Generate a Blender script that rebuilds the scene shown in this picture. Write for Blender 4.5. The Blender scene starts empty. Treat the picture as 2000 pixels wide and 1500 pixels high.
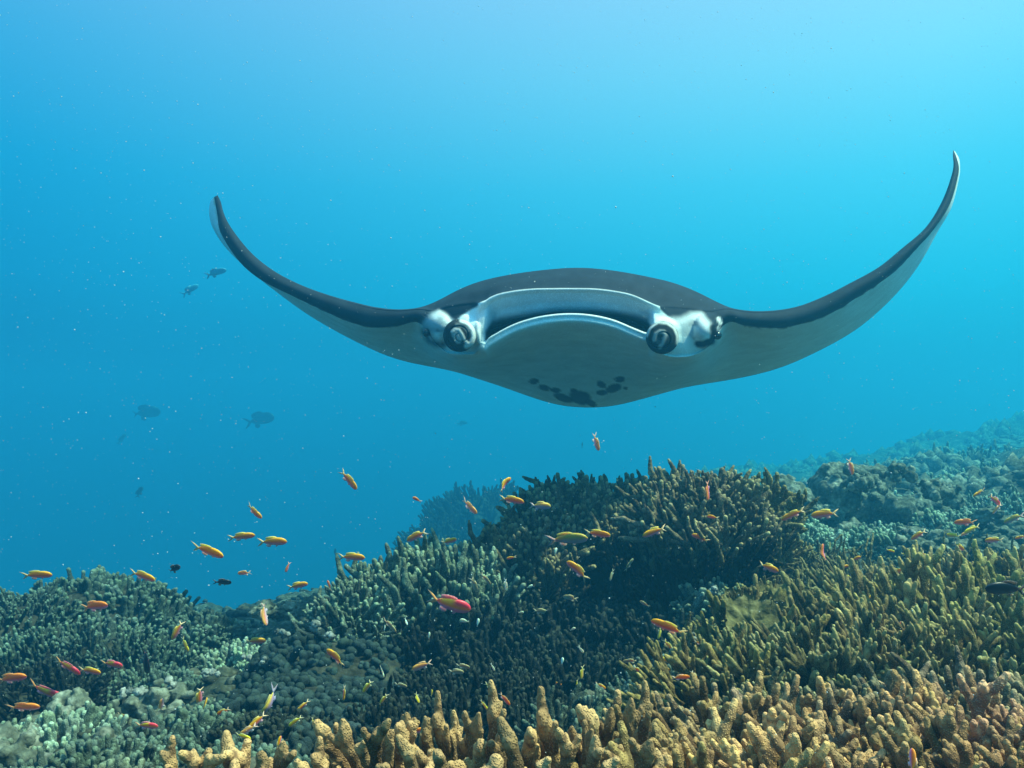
import bpy, math, random
import numpy as np
from mathutils import Vector, Matrix
import openvdb as vdb

random.seed(7)
rng = np.random.default_rng(7)
scene = bpy.context.scene
col = scene.collection

# ------------------------------------------------------------------ camera
F = 1570.0                    # focal length in pixels of the 2000 px wide photograph
PITCH = math.radians(2.9)
cam_data = bpy.data.cameras.new("camera")
cam_data.sensor_width = 36.0
cam_data.lens = 36.0 * F / 2000.0
cam_data.clip_start = 0.02
cam_data.clip_end = 400.0
cam = bpy.data.objects.new("camera", cam_data)
col.objects.link(cam)
cam.rotation_euler = (math.pi / 2 + PITCH, 0, 0)
scene.camera = cam
FWD = np.array([0, math.cos(PITCH), math.sin(PITCH)])
UPV = np.array([0, -math.sin(PITCH), math.cos(PITCH)])
RGT = np.array([1.0, 0, 0])


def P(px, py, d):
    """point of the place that stands at depth d on the sight line of a photograph pixel"""
    px = np.asarray(px, float); py = np.asarray(py, float); d = np.asarray(d, float)
    return (FWD * d[..., None] + RGT * ((px - 1000) / F * d)[..., None]
            + UPV * ((750 - py) / F * d)[..., None])


# ------------------------------------------------------------------ world, sun, exposure
SUN_EL = math.radians(58)
SUN_AZ = math.radians(-10)     # measured from +X towards +Y
sun_dir = np.array([math.cos(SUN_EL) * math.cos(SUN_AZ), math.cos(SUN_EL) * math.sin(SUN_AZ), math.sin(SUN_EL)])
world = bpy.data.worlds.new("World")
scene.world = world
world.use_nodes = True
wn = world.node_tree.nodes; wl = world.node_tree.links
wn.clear()
w_out = wn.new("ShaderNodeOutputWorld")
sky = wn.new("ShaderNodeTexSky"); sky.sky_type = 'NISHITA'; sky.sun_disc = False
sky.sun_elevation = SUN_EL
sky.sun_rotation = math.pi / 2 - SUN_AZ
tc = wn.new("ShaderNodeTexCoord")
sep = wn.new("ShaderNodeSeparateXYZ"); wl.new(tc.outputs["Generated"], sep.inputs[0])


def srgb(r, g, b):
    f = lambda c: (c / 255 / 12.92) if c <= 10.3 else ((c / 255 + 0.055) / 1.055) ** 2.4
    return (f(r), f(g), f(b), 1.0)


def wmath(op, a, b=None, c=None):
    n = wn.new("ShaderNodeMath"); n.operation = op
    for i, v in enumerate((a, b, c)):
        if v is None: continue
        if isinstance(v, (int, float)): n.inputs[i].default_value = v
        else: wl.new(v, n.inputs[i])
    return n.outputs[0]


# open water beyond the haze: light scattered by the water body, brighter upward and towards the sun
az = wmath('ADD', wmath('MULTIPLY', sep.outputs[0], math.cos(SUN_AZ_W := math.radians(8))), wmath('MULTIPLY', sep.outputs[1], math.sin(SUN_AZ_W)))
azf = wmath('MULTIPLY_ADD', az, 1.0, 0.45)
azc = wn.new("ShaderNodeClamp"); wl.new(azf, azc.inputs[0])


def ramp(stops):
    r = wn.new("ShaderNodeValToRGB"); r.color_ramp.interpolation = 'B_SPLINE' if False else 'EASE'
    r.color_ramp.interpolation = 'LINEAR'
    el = r.color_ramp.elements
    while len(el) < len(stops): el.new(0.5)
    for e, (p, c) in zip(el, stops): e.position = p; e.color = c
    zz = wmath('MULTIPLY_ADD', sep.outputs[2], 0.5, 0.5)
    wl.new(zz, r.inputs[0])
    return r.outputs[0]


def zp(e): return 0.5 + 0.5 * e      # position of a direction's z on the ramp


dark = ramp([(zp(-1), srgb(0, 18, 45)), (zp(-0.25), srgb(0, 40, 82)), (zp(-0.08), srgb(0, 70, 120)), (zp(0.06), srgb(0, 114, 168)),
             (zp(0.16), srgb(0, 146, 200)), (zp(0.28), srgb(20, 162, 216)), (zp(0.40), srgb(78, 172, 226)), (zp(0.5), srgb(116, 180, 232)), (zp(1), srgb(165, 210, 240))])
lite = ramp([(zp(-1), srgb(0, 42, 70)), (zp(-0.25), srgb(0, 90, 130)), (zp(-0.08), srgb(0, 132, 168)), (zp(0.06), srgb(4, 174, 208)),
             (zp(0.16), srgb(50, 206, 240)), (zp(0.28), srgb(112, 220, 252)), (zp(0.40), srgb(172, 230, 255)), (zp(0.5), srgb(198, 228, 255)), (zp(1), srgb(235, 245, 255))])
mixw = wn.new("ShaderNodeMix"); mixw.data_type = 'RGBA'
wl.new(azc.outputs[0], mixw.inputs[0]); wl.new(dark, mixw.inputs[6]); wl.new(lite, mixw.inputs[7])
bg1 = wn.new("ShaderNodeBackground"); wl.new(mixw.outputs[2], bg1.inputs[0]); bg1.inputs[1].default_value = WATER_GLOW = 0.50
# the daylight sky, seen through the water column above (green and red lost sideways)
tint = wn.new("ShaderNodeMix"); tint.data_type = 'RGBA'; tint.blend_type = 'MULTIPLY'; tint.inputs[0].default_value = 1
tr = ramp([(zp(-1), (0, 0, 0, 1)), (zp(0.1), (0, 0, 0, 1)), (zp(0.5), (0.02, 0.10, 0.16, 1)), (zp(0.8), (0.35, 0.8, 0.95, 1)), (1.0, (0.6, 0.95, 1, 1))])
wl.new(sky.outputs[0], tint.inputs[6]); wl.new(tr, tint.inputs[7])
bg2 = wn.new("ShaderNodeBackground"); wl.new(tint.outputs[2], bg2.inputs[0]); bg2.inputs[1].default_value = 0.06
addw = wn.new("ShaderNodeAddShader"); wl.new(bg1.outputs[0], addw.inputs[0]); wl.new(bg2.outputs[0], addw.inputs[1])
wl.new(addw.outputs[0], w_out.inputs[0])

sun_data = bpy.data.lights.new("sun", 'SUN')
sun_data.energy = 5.0
sun_data.angle = math.radians(2.0)
sun_data.color = (1.0, 0.80, 0.54)
sun = bpy.data.objects.new("sun", sun_data); col.objects.link(sun)
sun.rotation_euler = Vector(tuple(sun_dir)).to_track_quat('Z', 'Y').to_euler()
sun.location = (3, 2, 8)

scene.view_settings.view_transform = 'Standard'
scene.view_settings.look = 'None'
scene.view_settings.exposure = 1.0
scene.view_settings.gamma = 1.0
scene.view_settings.use_curve_mapping = False
scene.render.engine = 'CYCLES'
scene.cycles.use_denoising = True
scene.cycles.max_bounces = 6
scene.cycles.diffuse_bounces = 2
scene.cycles.glossy_bounces = 2
scene.cycles.transmission_bounces = 2
scene.cycles.volume_bounces = 1
scene.cycles.transparent_max_bounces = 8
scene.cycles.caustics_reflective = False
scene.cycles.caustics_refractive = False

# ------------------------------------------------------------------ helpers


def material(name, build, rough=0.7, spec=0.25):
    m = bpy.data.materials.new(name); m.use_nodes = True
    nt = m.node_tree; b = nt.nodes["Principled BSDF"]
    b.inputs["Roughness"].default_value = rough
    b.inputs["Specular IOR Level"].default_value = spec
    build(nt, nt.nodes, nt.links, b)
    return m


def mesh_from(name, verts, faces, mat=None, smooth=True, attrs=None):
    me = bpy.data.meshes.new(name)
    verts = np.asarray(verts, np.float32)
    if isinstance(faces, np.ndarray):
        k = faces.shape[1]
        me.vertices.add(len(verts)); me.vertices.foreach_set("co", verts.ravel())
        me.loops.add(faces.size); me.loops.foreach_set("vertex_index", faces.astype(np.int32).ravel())
        me.polygons.add(len(faces))
        me.polygons.foreach_set("loop_start", np.arange(0, faces.size, k, dtype=np.int32))
        me.update(calc_edges=True)
    else:
        me.from_pydata([tuple(map(float, v)) for v in verts], [], faces)
    if smooth:
        me.polygons.foreach_set("use_smooth", np.ones(len(me.polygons), bool))
    for an, (kind, data) in (attrs or {}).items():
        a = me.attributes.new(an, kind, 'POINT')
        a.data.foreach_set("color" if kind == 'FLOAT_COLOR' else "value", np.asarray(data, np.float32).ravel())
    if mat: me.materials.append(mat)
    me.validate(); me.update()
    return me


def obj(name, me, parent=None, loc=None):
    o = bpy.data.objects.new(name, me); col.objects.link(o)
    if parent is not None: o.parent = parent
    if loc is not None: o.location = tuple(float(c) for c in loc)
    return o


def thing(name, label, cat, loc=(0, 0, 0), group=None, me=None):
    o = bpy.data.objects.new(name, me); col.objects.link(o)
    o.location = tuple(float(c) for c in loc)
    o["label"] = label; o["category"] = cat
    if group: o["group"] = group
    return o


def pchip(xs, ys, x):
    """monotone-ish cubic through key rows; ys may be (n, ...)"""
    xs = np.asarray(xs, float); ys = np.asarray(ys, float)
    h = np.diff(xs); hh = h.reshape(-1, *([1] * (ys.ndim - 1)))
    d = np.diff(ys, axis=0) / hh
    m = np.zeros_like(ys)
    w = h[:-1] + h[1:]
    wl_ = (h[1:] / w).reshape(-1, *([1] * (ys.ndim - 1))); wr_ = (h[:-1] / w).reshape(-1, *([1] * (ys.ndim - 1)))
    m[1:-1] = d[:-1] * wl_ + d[1:] * wr_
    m[0] = d[0]; m[-1] = d[-1]
    x = np.clip(x, xs[0], xs[-1])
    i = np.clip(np.searchsorted(xs, x, side='right') - 1, 0, len(h) - 1)
    sh = (-1,) + (1,) * (ys.ndim - 1)
    t = ((x - xs[i]) / h[i]).reshape(sh); hi = h[i].reshape(sh)
    return ((2 * t**3 - 3 * t**2 + 1) * ys[i] + (t**3 - 2 * t**2 + t) * hi * m[i]
            + (-2 * t**3 + 3 * t**2) * ys[i + 1] + (t**3 - t**2) * hi * m[i + 1])


def vnoise(p, seed=0):
    """smooth value noise, p (...,3)"""
    p = np.asarray(p, float); i = np.floor(p).astype(np.int64); f = p - i; f = f * f * (3 - 2 * f)

    def hsh(a, b, c):
        n = (a * 73856093) ^ (b * 19349663) ^ (c * 83492791) ^ (seed * 2654435761 & 0xffffffff)
        n = (n ^ (n >> 13)) * 1274126177 & 0x7fffffff
        n = (n ^ (n >> 16)) & 0xffff
        return n / 65535.0
    r = 0
    for dx in (0, 1):
        for dy in (0, 1):
            for dz in (0, 1):
                w = (f[..., 0] if dx else 1 - f[..., 0]) * (f[..., 1] if dy else 1 - f[..., 1]) * (f[..., 2] if dz else 1 - f[..., 2])
                r = r + w * hsh(i[..., 0] + dx, i[..., 1] + dy, i[..., 2] + dz)
    return r * 2 - 1


def sstep(a, b, x):
    t = np.clip((x - a) / (b - a), 0, 1); return t * t * (3 - 2 * t)

# ------------------------------------------------------------------ water (the haze of this place)
def box_mesh(name, lo, hi):
    v = [(x, y, z) for x in (lo[0], hi[0]) for y in (lo[1], hi[1]) for z in (lo[2], hi[2])]
    f = [(0, 1, 3, 2), (4, 6, 7, 5), (0, 4, 5, 1), (2, 3, 7, 6), (0, 2, 6, 4), (1, 5, 7, 3)]
    return mesh_from(name, v, f, smooth=False)


hm = bpy.data.materials.new("water_volume"); hm.use_nodes = True
hn = hm.node_tree; hn.nodes.clear()
ho = hn.nodes.new("ShaderNodeOutputMaterial"); hv = hn.nodes.new("ShaderNodeVolumePrincipled")
hn.links.new(hv.outputs[0], ho.inputs["Volume"])
HZ = dict(density=0.13, color=(0.02, 0.1538, 0.2692, 1), absorb=(0.0, 0.604, 0.754, 1), g=0.35)
hv.inputs["Density"].default_value = HZ['density']
hv.inputs["Color"].default_value = HZ['color']
hv.inputs["Absorption Color"].default_value = HZ['absorb']
hv.inputs["Anisotropy"].default_value = HZ['g']
haze = obj("haze", box_mesh("haze", (-40, -12, -16), (40, 42, 2.6)))
haze.data.materials.append(hm)
haze["kind"] = "stuff"
# ------------------------------------------------------------------ manta ray
def PM(px, py, d): return P(px, py, np.asarray(d, float) * .88)


ANG = np.radians(np.linspace(62, -78, 10))


def wing_row(T, M, B, dL, dT, r=0.07):
    """section of the wing: upper edge T, dark/white border M and trailing edge B in the picture, depths of both edges"""
    T = np.array(T, float); M = np.array(M, float); B = np.array(B, float)
    c = dT - dL
    K = []
    K.append((*B, dT))
    K.append((*(T + .62 * (B - T)), dL + .78 * c))
    K.append((*(T + .30 * (B - T)), dL + .52 * c))
    K.append((*(T + .04 * (B - T)), dL + .26 * c))
    K.append((*(T + .03 * (M - T)), dL + .11 * c + .02))
    C = (T + M) / 2; hv_ = (T - M) / 2
    rr = min(r, .22 * c)
    for a in ANG:
        q = C + hv_ * math.sin(a) * 1.02
        K.append((*q, dL + rr * (1 - math.cos(a)) * 1.0))
    K.append((*(M + .28 * (B - M)), dL + .30 * c))
    K.append((*(M + .60 * (B - M)), dL + .58 * c))
    K.append((*(M + .86 * (B - M)), dL + .84 * c))
    K.append((*B, dT))
    return K


def head_row(x, T, top, bot, B, dF, dT, bulge=0.0):
    """head section without mouth: rounded front between picture heights top and bot"""
    c = dT - dF
    K = [(x + (1125 - x) * .12, B, dT), (x, T + .62 * (B - T), dF + .75 * c), (x, T + .30 * (B - T), dF + .50 * c), (x, T + 3, dF + .24 * c + .08),
         (x, T + .35 * (top - T), dF + .16)]
    for a in ANG:
        K.append((x, (top + bot) / 2 - (bot - top) / 2 * math.sin(a) * 1.02, dF + .085 * (1 - math.cos(a))))
    K += [(x, bot + .28 * (B - bot), dF + .30 * c), (x, bot + .6 * (B - bot), dF + .58 * c), (x + (1125 - x) * .06, bot + .86 * (B - bot), dF + .84 * c),
          (x + (1125 - x) * .12, B, dT)]
    return K


def mouth_row(x, T, R, rt, slit, lip, B, dF, dT, cav=1.0, xin=None, bz=.026):
    """section through the mouth: white rim at R, palate, dark slit, white lower lip"""
    c = dT - dF
    xi = x if xin is None else xin
    K = [(x + (1125 - x) * .12, B, dT), (x, T + .62 * (B - T), dF + .75 * c), (x, T + .30 * (B - T), dF + .5 * c), (x, T + 3, dF + .24 * c + .08),
         (x, T + .33 * (R - T), dF + .15)]
    K += [(x, R - 6, dF + bz),                       # brow
          (x, R, dF),                                   # rim outer
          (x, R + rt, dF + .012),                       # rim inner
          (xi, R + rt + .45 * (slit - R - rt), dF + .055 * cav),
          (xi, slit, dF + .13 * cav),
          (xi, slit + .6 * (lip - slit), dF + .42 * cav),
          (xi, lip + 12, dF + .30 * cav),
          (x, lip + 1, dF + .030),
          (x, lip + 9, dF - .004),
          (x, lip + 28, dF + .055)]
    bot = lip + 28
    K += [(x, bot + .30 * (B - bot), dF + .32 * c), (x, bot + .62 * (B - bot), dF + .60 * c), (x + (1125 - x) * .06, bot + .88 * (B - bot), dF + .85 * c),
          (x + (1125 - x) * .12, B, dT)]
    return K


rows = []
L = [((425, 381), (418, 385), (411, 392), 4.30, 4.36), ((431, 393), (420, 397), (408.5, 408), 4.26, 4.36),
     ((436, 412), (424, 420), (409.5, 424), 4.20, 4.36), ((445, 433), (428, 447), (415, 444), 4.13, 4.37), ((466, 464), (447, 483), (437, 480), 4.06, 4.40),
     ((497, 499), (475, 519), (465, 509), 4.00, 4.44), ((536, 529), (510, 547), (500, 539.5), 3.95, 4.48), ((588, 556), (562, 574), (553, 580), 3.90, 4.54),
     ((640, 575), (620, 602), (604, 617), 3.86, 4.62), ((690, 589), (676, 627), (660, 649), 3.82, 4.72), ((740, 600), (730, 641), (724, 682), 3.77, 4.84),
     ((785, 603.5), (782, 637), (776, 703), 3.72, 4.93)]
for r_ in L: rows.append(wing_row(*r_))
rows.append(wing_row((820, 601), (818, 632), (818, 713), 3.68, 5.0, .08))
rows.append(head_row(848, 594, 600, 668, 722, 3.64, 5.04))
rows.append(head_row(872, 577, 590, 690, 730, 3.60, 5.08))
rows.append(head_row(900, 563, 584, 694, 738, 3.56, 5.10))
rows.append(head_row(924, 553, 581, 694, 745, 3.53, 5.12))
rows.append(mouth_row(941, 547.5, 591, 18, 640, 662, 749, 3.50, 5.13, .02, None, .035))
rows.append(mouth_row(949, 545, 588, 14, 636, 664, 752, 3.50, 5.13, .12, 950, .03))
rows.append(mouth_row(955, 543.5, 583.5, 11, 633, 658, 754, 3.50, 5.13, .95, 958))
rows.append(mouth_row(968, 541, 577.5, 9, 628, 650, 757, 3.497, 5.14, 1, 970))
rows.append(mouth_row(1000, 535.5, 570, 7.5, 622, 633, 768, 3.49, 5.14))
rows.append(mouth_row(1040, 530, 565.5, 7, 615, 619.5, 780, 3.485, 5.15))
rows.append(mouth_row(1080, 526, 564.5, 7, 609, 612.5, 791, 3.48, 5.15))
rows.append(mouth_row(1120, 522.6, 564.3, 7, 608, 610.5, 795.5, 3.48, 5.15))
rows.append(mouth_row(1160, 524.2, 565, 7, 608, 614, 796.5, 3.48, 5.15))
rows.append(mouth_row(1200, 529, 569.5, 7, 612, 623.5, 795, 3.485, 5.15))
rows.append(mouth_row(1235, 534.5, 577, 7.5, 618, 638, 788, 3.49, 5.14))
rows.append(mouth_row(1257, 538.5, 586, 8, 625, 647, 783, 3.495, 5.14, 1, 1256))
rows.append(mouth_row(1270, 541, 592, 9, 632, 652, 780, 3.50, 5.13, .9, 1267))
rows.append(mouth_row(1277, 542.5, 595, 12, 638, 660, 778, 3.50, 5.13, .12, 1275, .03))
rows.append(mouth_row(1285, 544.5, 598, 14, 644, 664, 776, 3.51, 5.12, .02, None, .035))
rows.append(head_row(1303, 548, 588, 698, 772, 3.54, 5.10))
rows.append(head_row(1330, 556.5, 590, 700, 765, 3.57, 5.08))
rows.append(head_row(1360, 569, 594, 694, 758, 3.61, 5.06))
rows.append(head_row(1388, 583, 600, 675, 752, 3.645, 5.02))
rows.append(wing_row((1420, 600), (1420, 632), (1418, 744), 3.68, 4.98, .08))
Rw = [((1453, 605.5), (1455, 637), (1462, 735), 3.71, 4.92), ((1503, 606), (1512, 642.5), (1522, 720), 3.75, 4.82),
      ((1556, 598), (1570, 633), (1590, 690), 3.80, 4.72), ((1600, 582), (1623, 613), (1655, 656), 3.84, 4.64), ((1658.6, 553), (1688, 573), (1712, 612), 3.88, 4.57),
      ((1717, 520.5), (1744, 534), (1762, 562), 3.92, 4.50), ((1761, 485), (1786, 491), (1799, 512), 3.96, 4.46), ((1805, 447), (1824, 448), (1829, 456), 4.02, 4.43),
      ((1837.5, 397), (1855, 400), (1858, 406), 4.10, 4.40), ((1855, 353), (1869, 355), (1871, 358), 4.18, 4.39), ((1862, 324), (1873, 326), (1875, 332), 4.25, 4.38),
      ((1861, 304), (1868, 306), (1873, 310), 4.31, 4.38), ((1861.5, 294), (1863, 294), (1866, 297), 4.36, 4.39)]
for r_ in Rw: rows.append(wing_row(*r_))
rows = np.array(rows)                                   # (nr, 19, 3)
mid = PM(rows[:, 6, 0], rows[:, 6, 1], rows[:, 6, 2])
s_ = np.concatenate([[0], np.cumsum(np.linalg.norm(np.diff(mid, axis=0), axis=1) + 1e-4)])
ii = []
for a, b in zip(s_[:-1], s_[1:]):
    n = max(2, int(math.ceil((b - a) / 0.0095)))
    ii += list(np.linspace(a, b, n, endpoint=False))
ii = np.array(ii + [s_[-1]])
fine = pchip(s_, rows, ii)                              # (ns, 19, 3)
gk = np.exp(-.5 * (np.arange(-18, 19) / 6.5) ** 2); gk /= gk.sum()
xk = fine[:, 6, 0]
wsm = sstep(760, 840, xk) * sstep(1490, 1400, xk)
for k_ in (0, 1, 2, 3, 4, 5, 15, 16, 17, 18):
    for c_ in (0, 1, 2) if k_ != 5 else (2,):
        sm = np.convolve(np.pad(fine[:, k_, c_], 18, mode='reflect', reflect_type='odd'), gk, mode='valid')
        w_ = wsm if k_ in (3, 4, 5, 15) else wsm * 0 + sstep(430, 500, xk) * sstep(1850, 1780, xk)
        fine[:, k_, c_] = fine[:, k_, c_] * (1 - w_) + sm * w_
kk = np.arange(19.0)
seg_n = [14, 14, 14, 10, 12, 8, 6, 8, 8, 10, 8, 7, 7, 8, 16, 26, 24, 16]
kq = np.concatenate([np.linspace(k, k + 1, n, endpoint=False) for k, n in enumerate(seg_n)])
prof = pchip(kk, fine.transpose(1, 0, 2), kq).transpose(1, 0, 2)   # (ns, nk, 3)
IMG = prof.copy()
# eye lobes and cephalic fin roots swell forward out of the head
LOBES = [(853, 641, 29, 37, .085), (1383, 646, 29, 36, .085), (905, 650, 36, 36, .05), (1296, 655, 34, 36, .05)]
frontk = (kq > 4.3) & (kq < 16.5)
for (lx, ly, rx, ry, push) in LOBES:
    q = ((IMG[..., 0] - lx) / rx) ** 2 + ((IMG[..., 1] - ly) / ry) ** 2
    w = np.clip(1 - q, 0, 1) ** .6 * frontk[None, :]
    prof[..., 2] -= push * w * sstep(5.0, 3.9, prof[..., 2])
ns, nk = prof.shape[:2]
V = PM(prof[..., 0], prof[..., 1], prof[..., 2]).reshape(-1, 3)
i0 = np.arange(ns - 1)[:, None]; j0 = np.arange(nk)[None, :]; j1 = (j0 + 1) % nk
quads = np.stack([i0 * nk + j0, i0 * nk + j1, (i0 + 1) * nk + j1, (i0 + 1) * nk + j0], -1).reshape(-1, 4)
# ---- skin colours: a pattern of the animal, kept on the skin as a colour attribute
X = IMG[..., 0]; Y = IMG[..., 1]; Kq = np.broadcast_to(kq[None, :], X.shape)
nz = vnoise(np.stack([X / 14, Y / 14, X * 0], -1), 3) * .6 + vnoise(np.stack([X / 5, Y / 5, X * 0], -1), 4) * .4
DARK = np.array([.017, .027, .040]); WHT = np.array([.66, .71, .74]); BEL = np.array([.70, .86, .90]); PAL = np.array([.62, .76, .86]); BLK = np.array([.006, .008, .010])
C = np.empty(X.shape + (3,)); C[:] = BEL


def lay(c, w): 
    global C
    w = np.clip(w, 0, 1)[..., None]; C = C * (1 - w) + np.asarray(c) * w


wing = sstep(832, 822, X) + sstep(1405, 1416, X)
bord = np.interp(X, [820, 848, 872, 900, 924, 941], [13.9, 10.5, 9.2, 7.6, 6.6, 6.0]) * (X < 1100) + \
    np.interp(X, [1285, 1303, 1330, 1360, 1388, 1420], [6.0, 7.2, 8.2, 8.6, 10.6, 13.9]) * (X >= 1100)
inm = (X > 935) & (X < 1290)
bord = np.where(inm, 5.85, bord)
lay(DARK * (1 + .25 * nz[..., None]), sstep(.22, -.22, Kq - bord - nz * .35 * wing))
mo = sstep(944, 951, X) * sstep(1283, 1275, X)
# rim, palate, slit, lip
lay(WHT, sstep(5.45, 5.85, Kq) * sstep(7.25, 7.0, Kq) * sstep(936, 945, X) * sstep(1286, 1262, X) * (1 - .3 * sstep(1180, 1275, X)))
lay(PAL, sstep(7.0, 7.25, Kq) * sstep(12.1, 11.8, Kq) * mo)
lay(BLK, sstep(9.0, 9.9, Kq) * (.35 + .65 * sstep(55, 110, np.abs(X - 1115))) * sstep(11.9, 11.7, Kq) * mo)
lay(WHT * 1.05, sstep(11.75, 11.95, Kq) * sstep(12.95, 12.5, Kq) * mo * sstep(950, 975, X) * sstep(1275, 1240, X))


def seg_d(pts):
    d = np.full(X.shape, 1e9)
    for (x0, y0), (x1, y1) in zip(pts[:-1], pts[1:]):
        t = np.clip(((X - x0) * (x1 - x0) + (Y - y0) * (y1 - y0)) / ((x1 - x0) ** 2 + (y1 - y0) ** 2), 0, 1)
        d = np.minimum(d, np.hypot(X - x0 - t * (x1 - x0), Y - y0 - t * (y1 - y0)))
    return d


fr = frontk[None, :] & (Y < 700)
def stroke(c, pts, w, soft=4, a=1.0): lay(c, sstep(w + soft, w - soft, seg_d(pts) + nz * 1.5) * fr * a)
GREY = np.array([.38, .46, .50])
stroke(GREY, [(838, 640), (850, 625), (880, 640), (905, 655)], 16, 6, .8)
stroke(WHT, [(850, 618), (858, 611), (868, 616), (876, 624)], 5, 6, .85)
stroke(WHT, [(942, 603), (938, 615), (935, 640)], 8, 5)
stroke(WHT * .85, [(935, 640), (933, 664), (929, 684)], 6, 5, .8)
stroke(DARK * 3, [(829, 650), (838, 665), (852, 672), (866, 673)], 6, 8)
stroke(GREY, [(1300, 640), (1330, 640), (1365, 650)], 14, 6, .8)
stroke(WHT * 1.1, [(1304, 630), (1330, 628), (1352, 619), (1366, 618), (1378, 634), (1384, 645)], 8, 8)
stroke(WHT * .9, [(1402, 640), (1402, 660), (1394, 674)], 3, 2)
stroke(BLK, [(1393, 640), (1396, 652), (1390, 666), (1372, 673), (1364, 672)], 6.5, 3)
stroke(WHT * 1.1, [(1404, 622), (1408, 631)], 3.5, 2.5)
stroke(DARK, [(1335, 582), (1350, 590), (1368, 598)], 1.5, 2)
# blotches near the gills
for (bx, by, rx, ry, an) in [(1042, 745, 9, 6, 0), (1063, 757, 12, 6, .2), (1085, 762, 10, 5, .2), (1100, 777, 19, 7, .35), (1134, 776, 22, 13, .35), (1154, 787, 12, 6, .4),
                             (1175, 767, 10, 5.5, 0), (1174, 751, 10, 6, .5), (1199, 758, 15, 8.5, -.3), (1210, 741, 10, 6, 0), (1222, 758, 4, 3, 0), (1120, 762, 6, 4, 0)]:
    dx = X - bx; dy = Y - by; u = dx * math.cos(an) + dy * math.sin(an); v = -dx * math.sin(an) + dy * math.cos(an)
    q = np.sqrt((u / rx) ** 2 + (v / ry) ** 2)
    lay(BLK * 3, sstep(1.18, .85, q + nz * .16) * (Kq > 14.5) * .93)
# pale edge on the wing tips, broken up by noise
tipw = sstep(470, 420, Y) * wing
lay(np.array([.45, .40, .28]), sstep(12.4, 13.3, Kq) * sstep(15.2, 14.4, Kq) * tipw * (.55 + .6 * nz))
col4 = np.concatenate([C, np.ones(C.shape[:2] + (1,))], -1).reshape(-1, 4)


def manta_nodes(nt, n, l, b):
    at = n.new("ShaderNodeAttribute"); at.attribute_name = "skin"
    tcn = n.new("ShaderNodeTexCoord")
    no = n.new("ShaderNodeTexNoise"); no.inputs["Scale"].default_value = 9; no.inputs["Detail"].default_value = 8; no.inputs["Roughness"].default_value = .65
    l.new(tcn.outputs["Object"], no.inputs["Vector"])
    mr = n.new("ShaderNodeMapRange"); mr.inputs[1].default_value = .3; mr.inputs[2].default_value = .7; mr.inputs[3].default_value = .86; mr.inputs[4].default_value = 1.12
    l.new(no.outputs[0], mr.inputs[0])
    mx = n.new("ShaderNodeMix"); mx.data_type = 'RGBA'; mx.blend_type = 'MULTIPLY'; mx.inputs[0].default_value = 1
    l.new(at.outputs["Color"], mx.inputs[6]); l.new(mr.outputs[0], mx.inputs[7])
    v3 = n.new("ShaderNodeTexVoronoi"); v3.inputs["Scale"].default_value = 210; l.new(tcn.outputs["Object"], v3.inputs["Vector"])
    r3 = n.new("ShaderNodeMapRange"); r3.inputs[1].default_value = .10; r3.inputs[2].default_value = .45; r3.inputs[3].default_value = 1.35; r3.inputs[4].default_value = .93
    l.new(v3.outputs["Distance"], r3.inputs[0])
    m3 = n.new("ShaderNodeMix"); m3.data_type = 'RGBA'; m3.blend_type = 'MULTIPLY'; m3.inputs[0].default_value = 1
    l.new(mx.outputs[2], m3.inputs[6]); l.new(r3.outputs[0], m3.inputs[7]); l.new(m3.outputs[2], b.inputs["Base Color"])
    n2 = n.new("ShaderNodeTexNoise"); n2.inputs["Scale"].default_value = 160; n2.inputs["Detail"].default_value = 4
    l.new(tcn.outputs["Object"], n2.inputs["Vector"])
    bp = n.new("ShaderNodeBump"); bp.inputs["Strength"].default_value = .35; bp.inputs["Distance"].default_value = .003
    l.new(n2.outputs[0], bp.inputs["Height"]); l.new(bp.outputs[0], b.inputs["Normal"])


m_manta = material("manta_skin", manta_nodes, .78, .10)
me = mesh_from("manta_body", V, quads, m_manta, attrs={"skin": ('FLOAT_COLOR', col4)})
base = PM(1125, 690, 4.2)
manta = thing("manta_ray", "large manta ray with dark back and pale belly gliding over the reef, wingtips raised", "manta ray", base)


def under(o, root):
    o.parent = root; o.matrix_parent_inverse = Matrix.Translation(-Vector(root.location)); return o


import bmesh
bm_ = bmesh.new(); bm_.from_mesh(me); bmesh.ops.holes_fill(bm_, edges=[e for e in bm_.edges if e.is_boundary], sides=0)
bmesh.ops.recalc_face_normals(bm_, faces=bm_.faces)
for f_ in bm_.faces: f_.smooth = True
bm_.to_mesh(me); bm_.free()
body = under(obj("body", me), manta)


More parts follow.
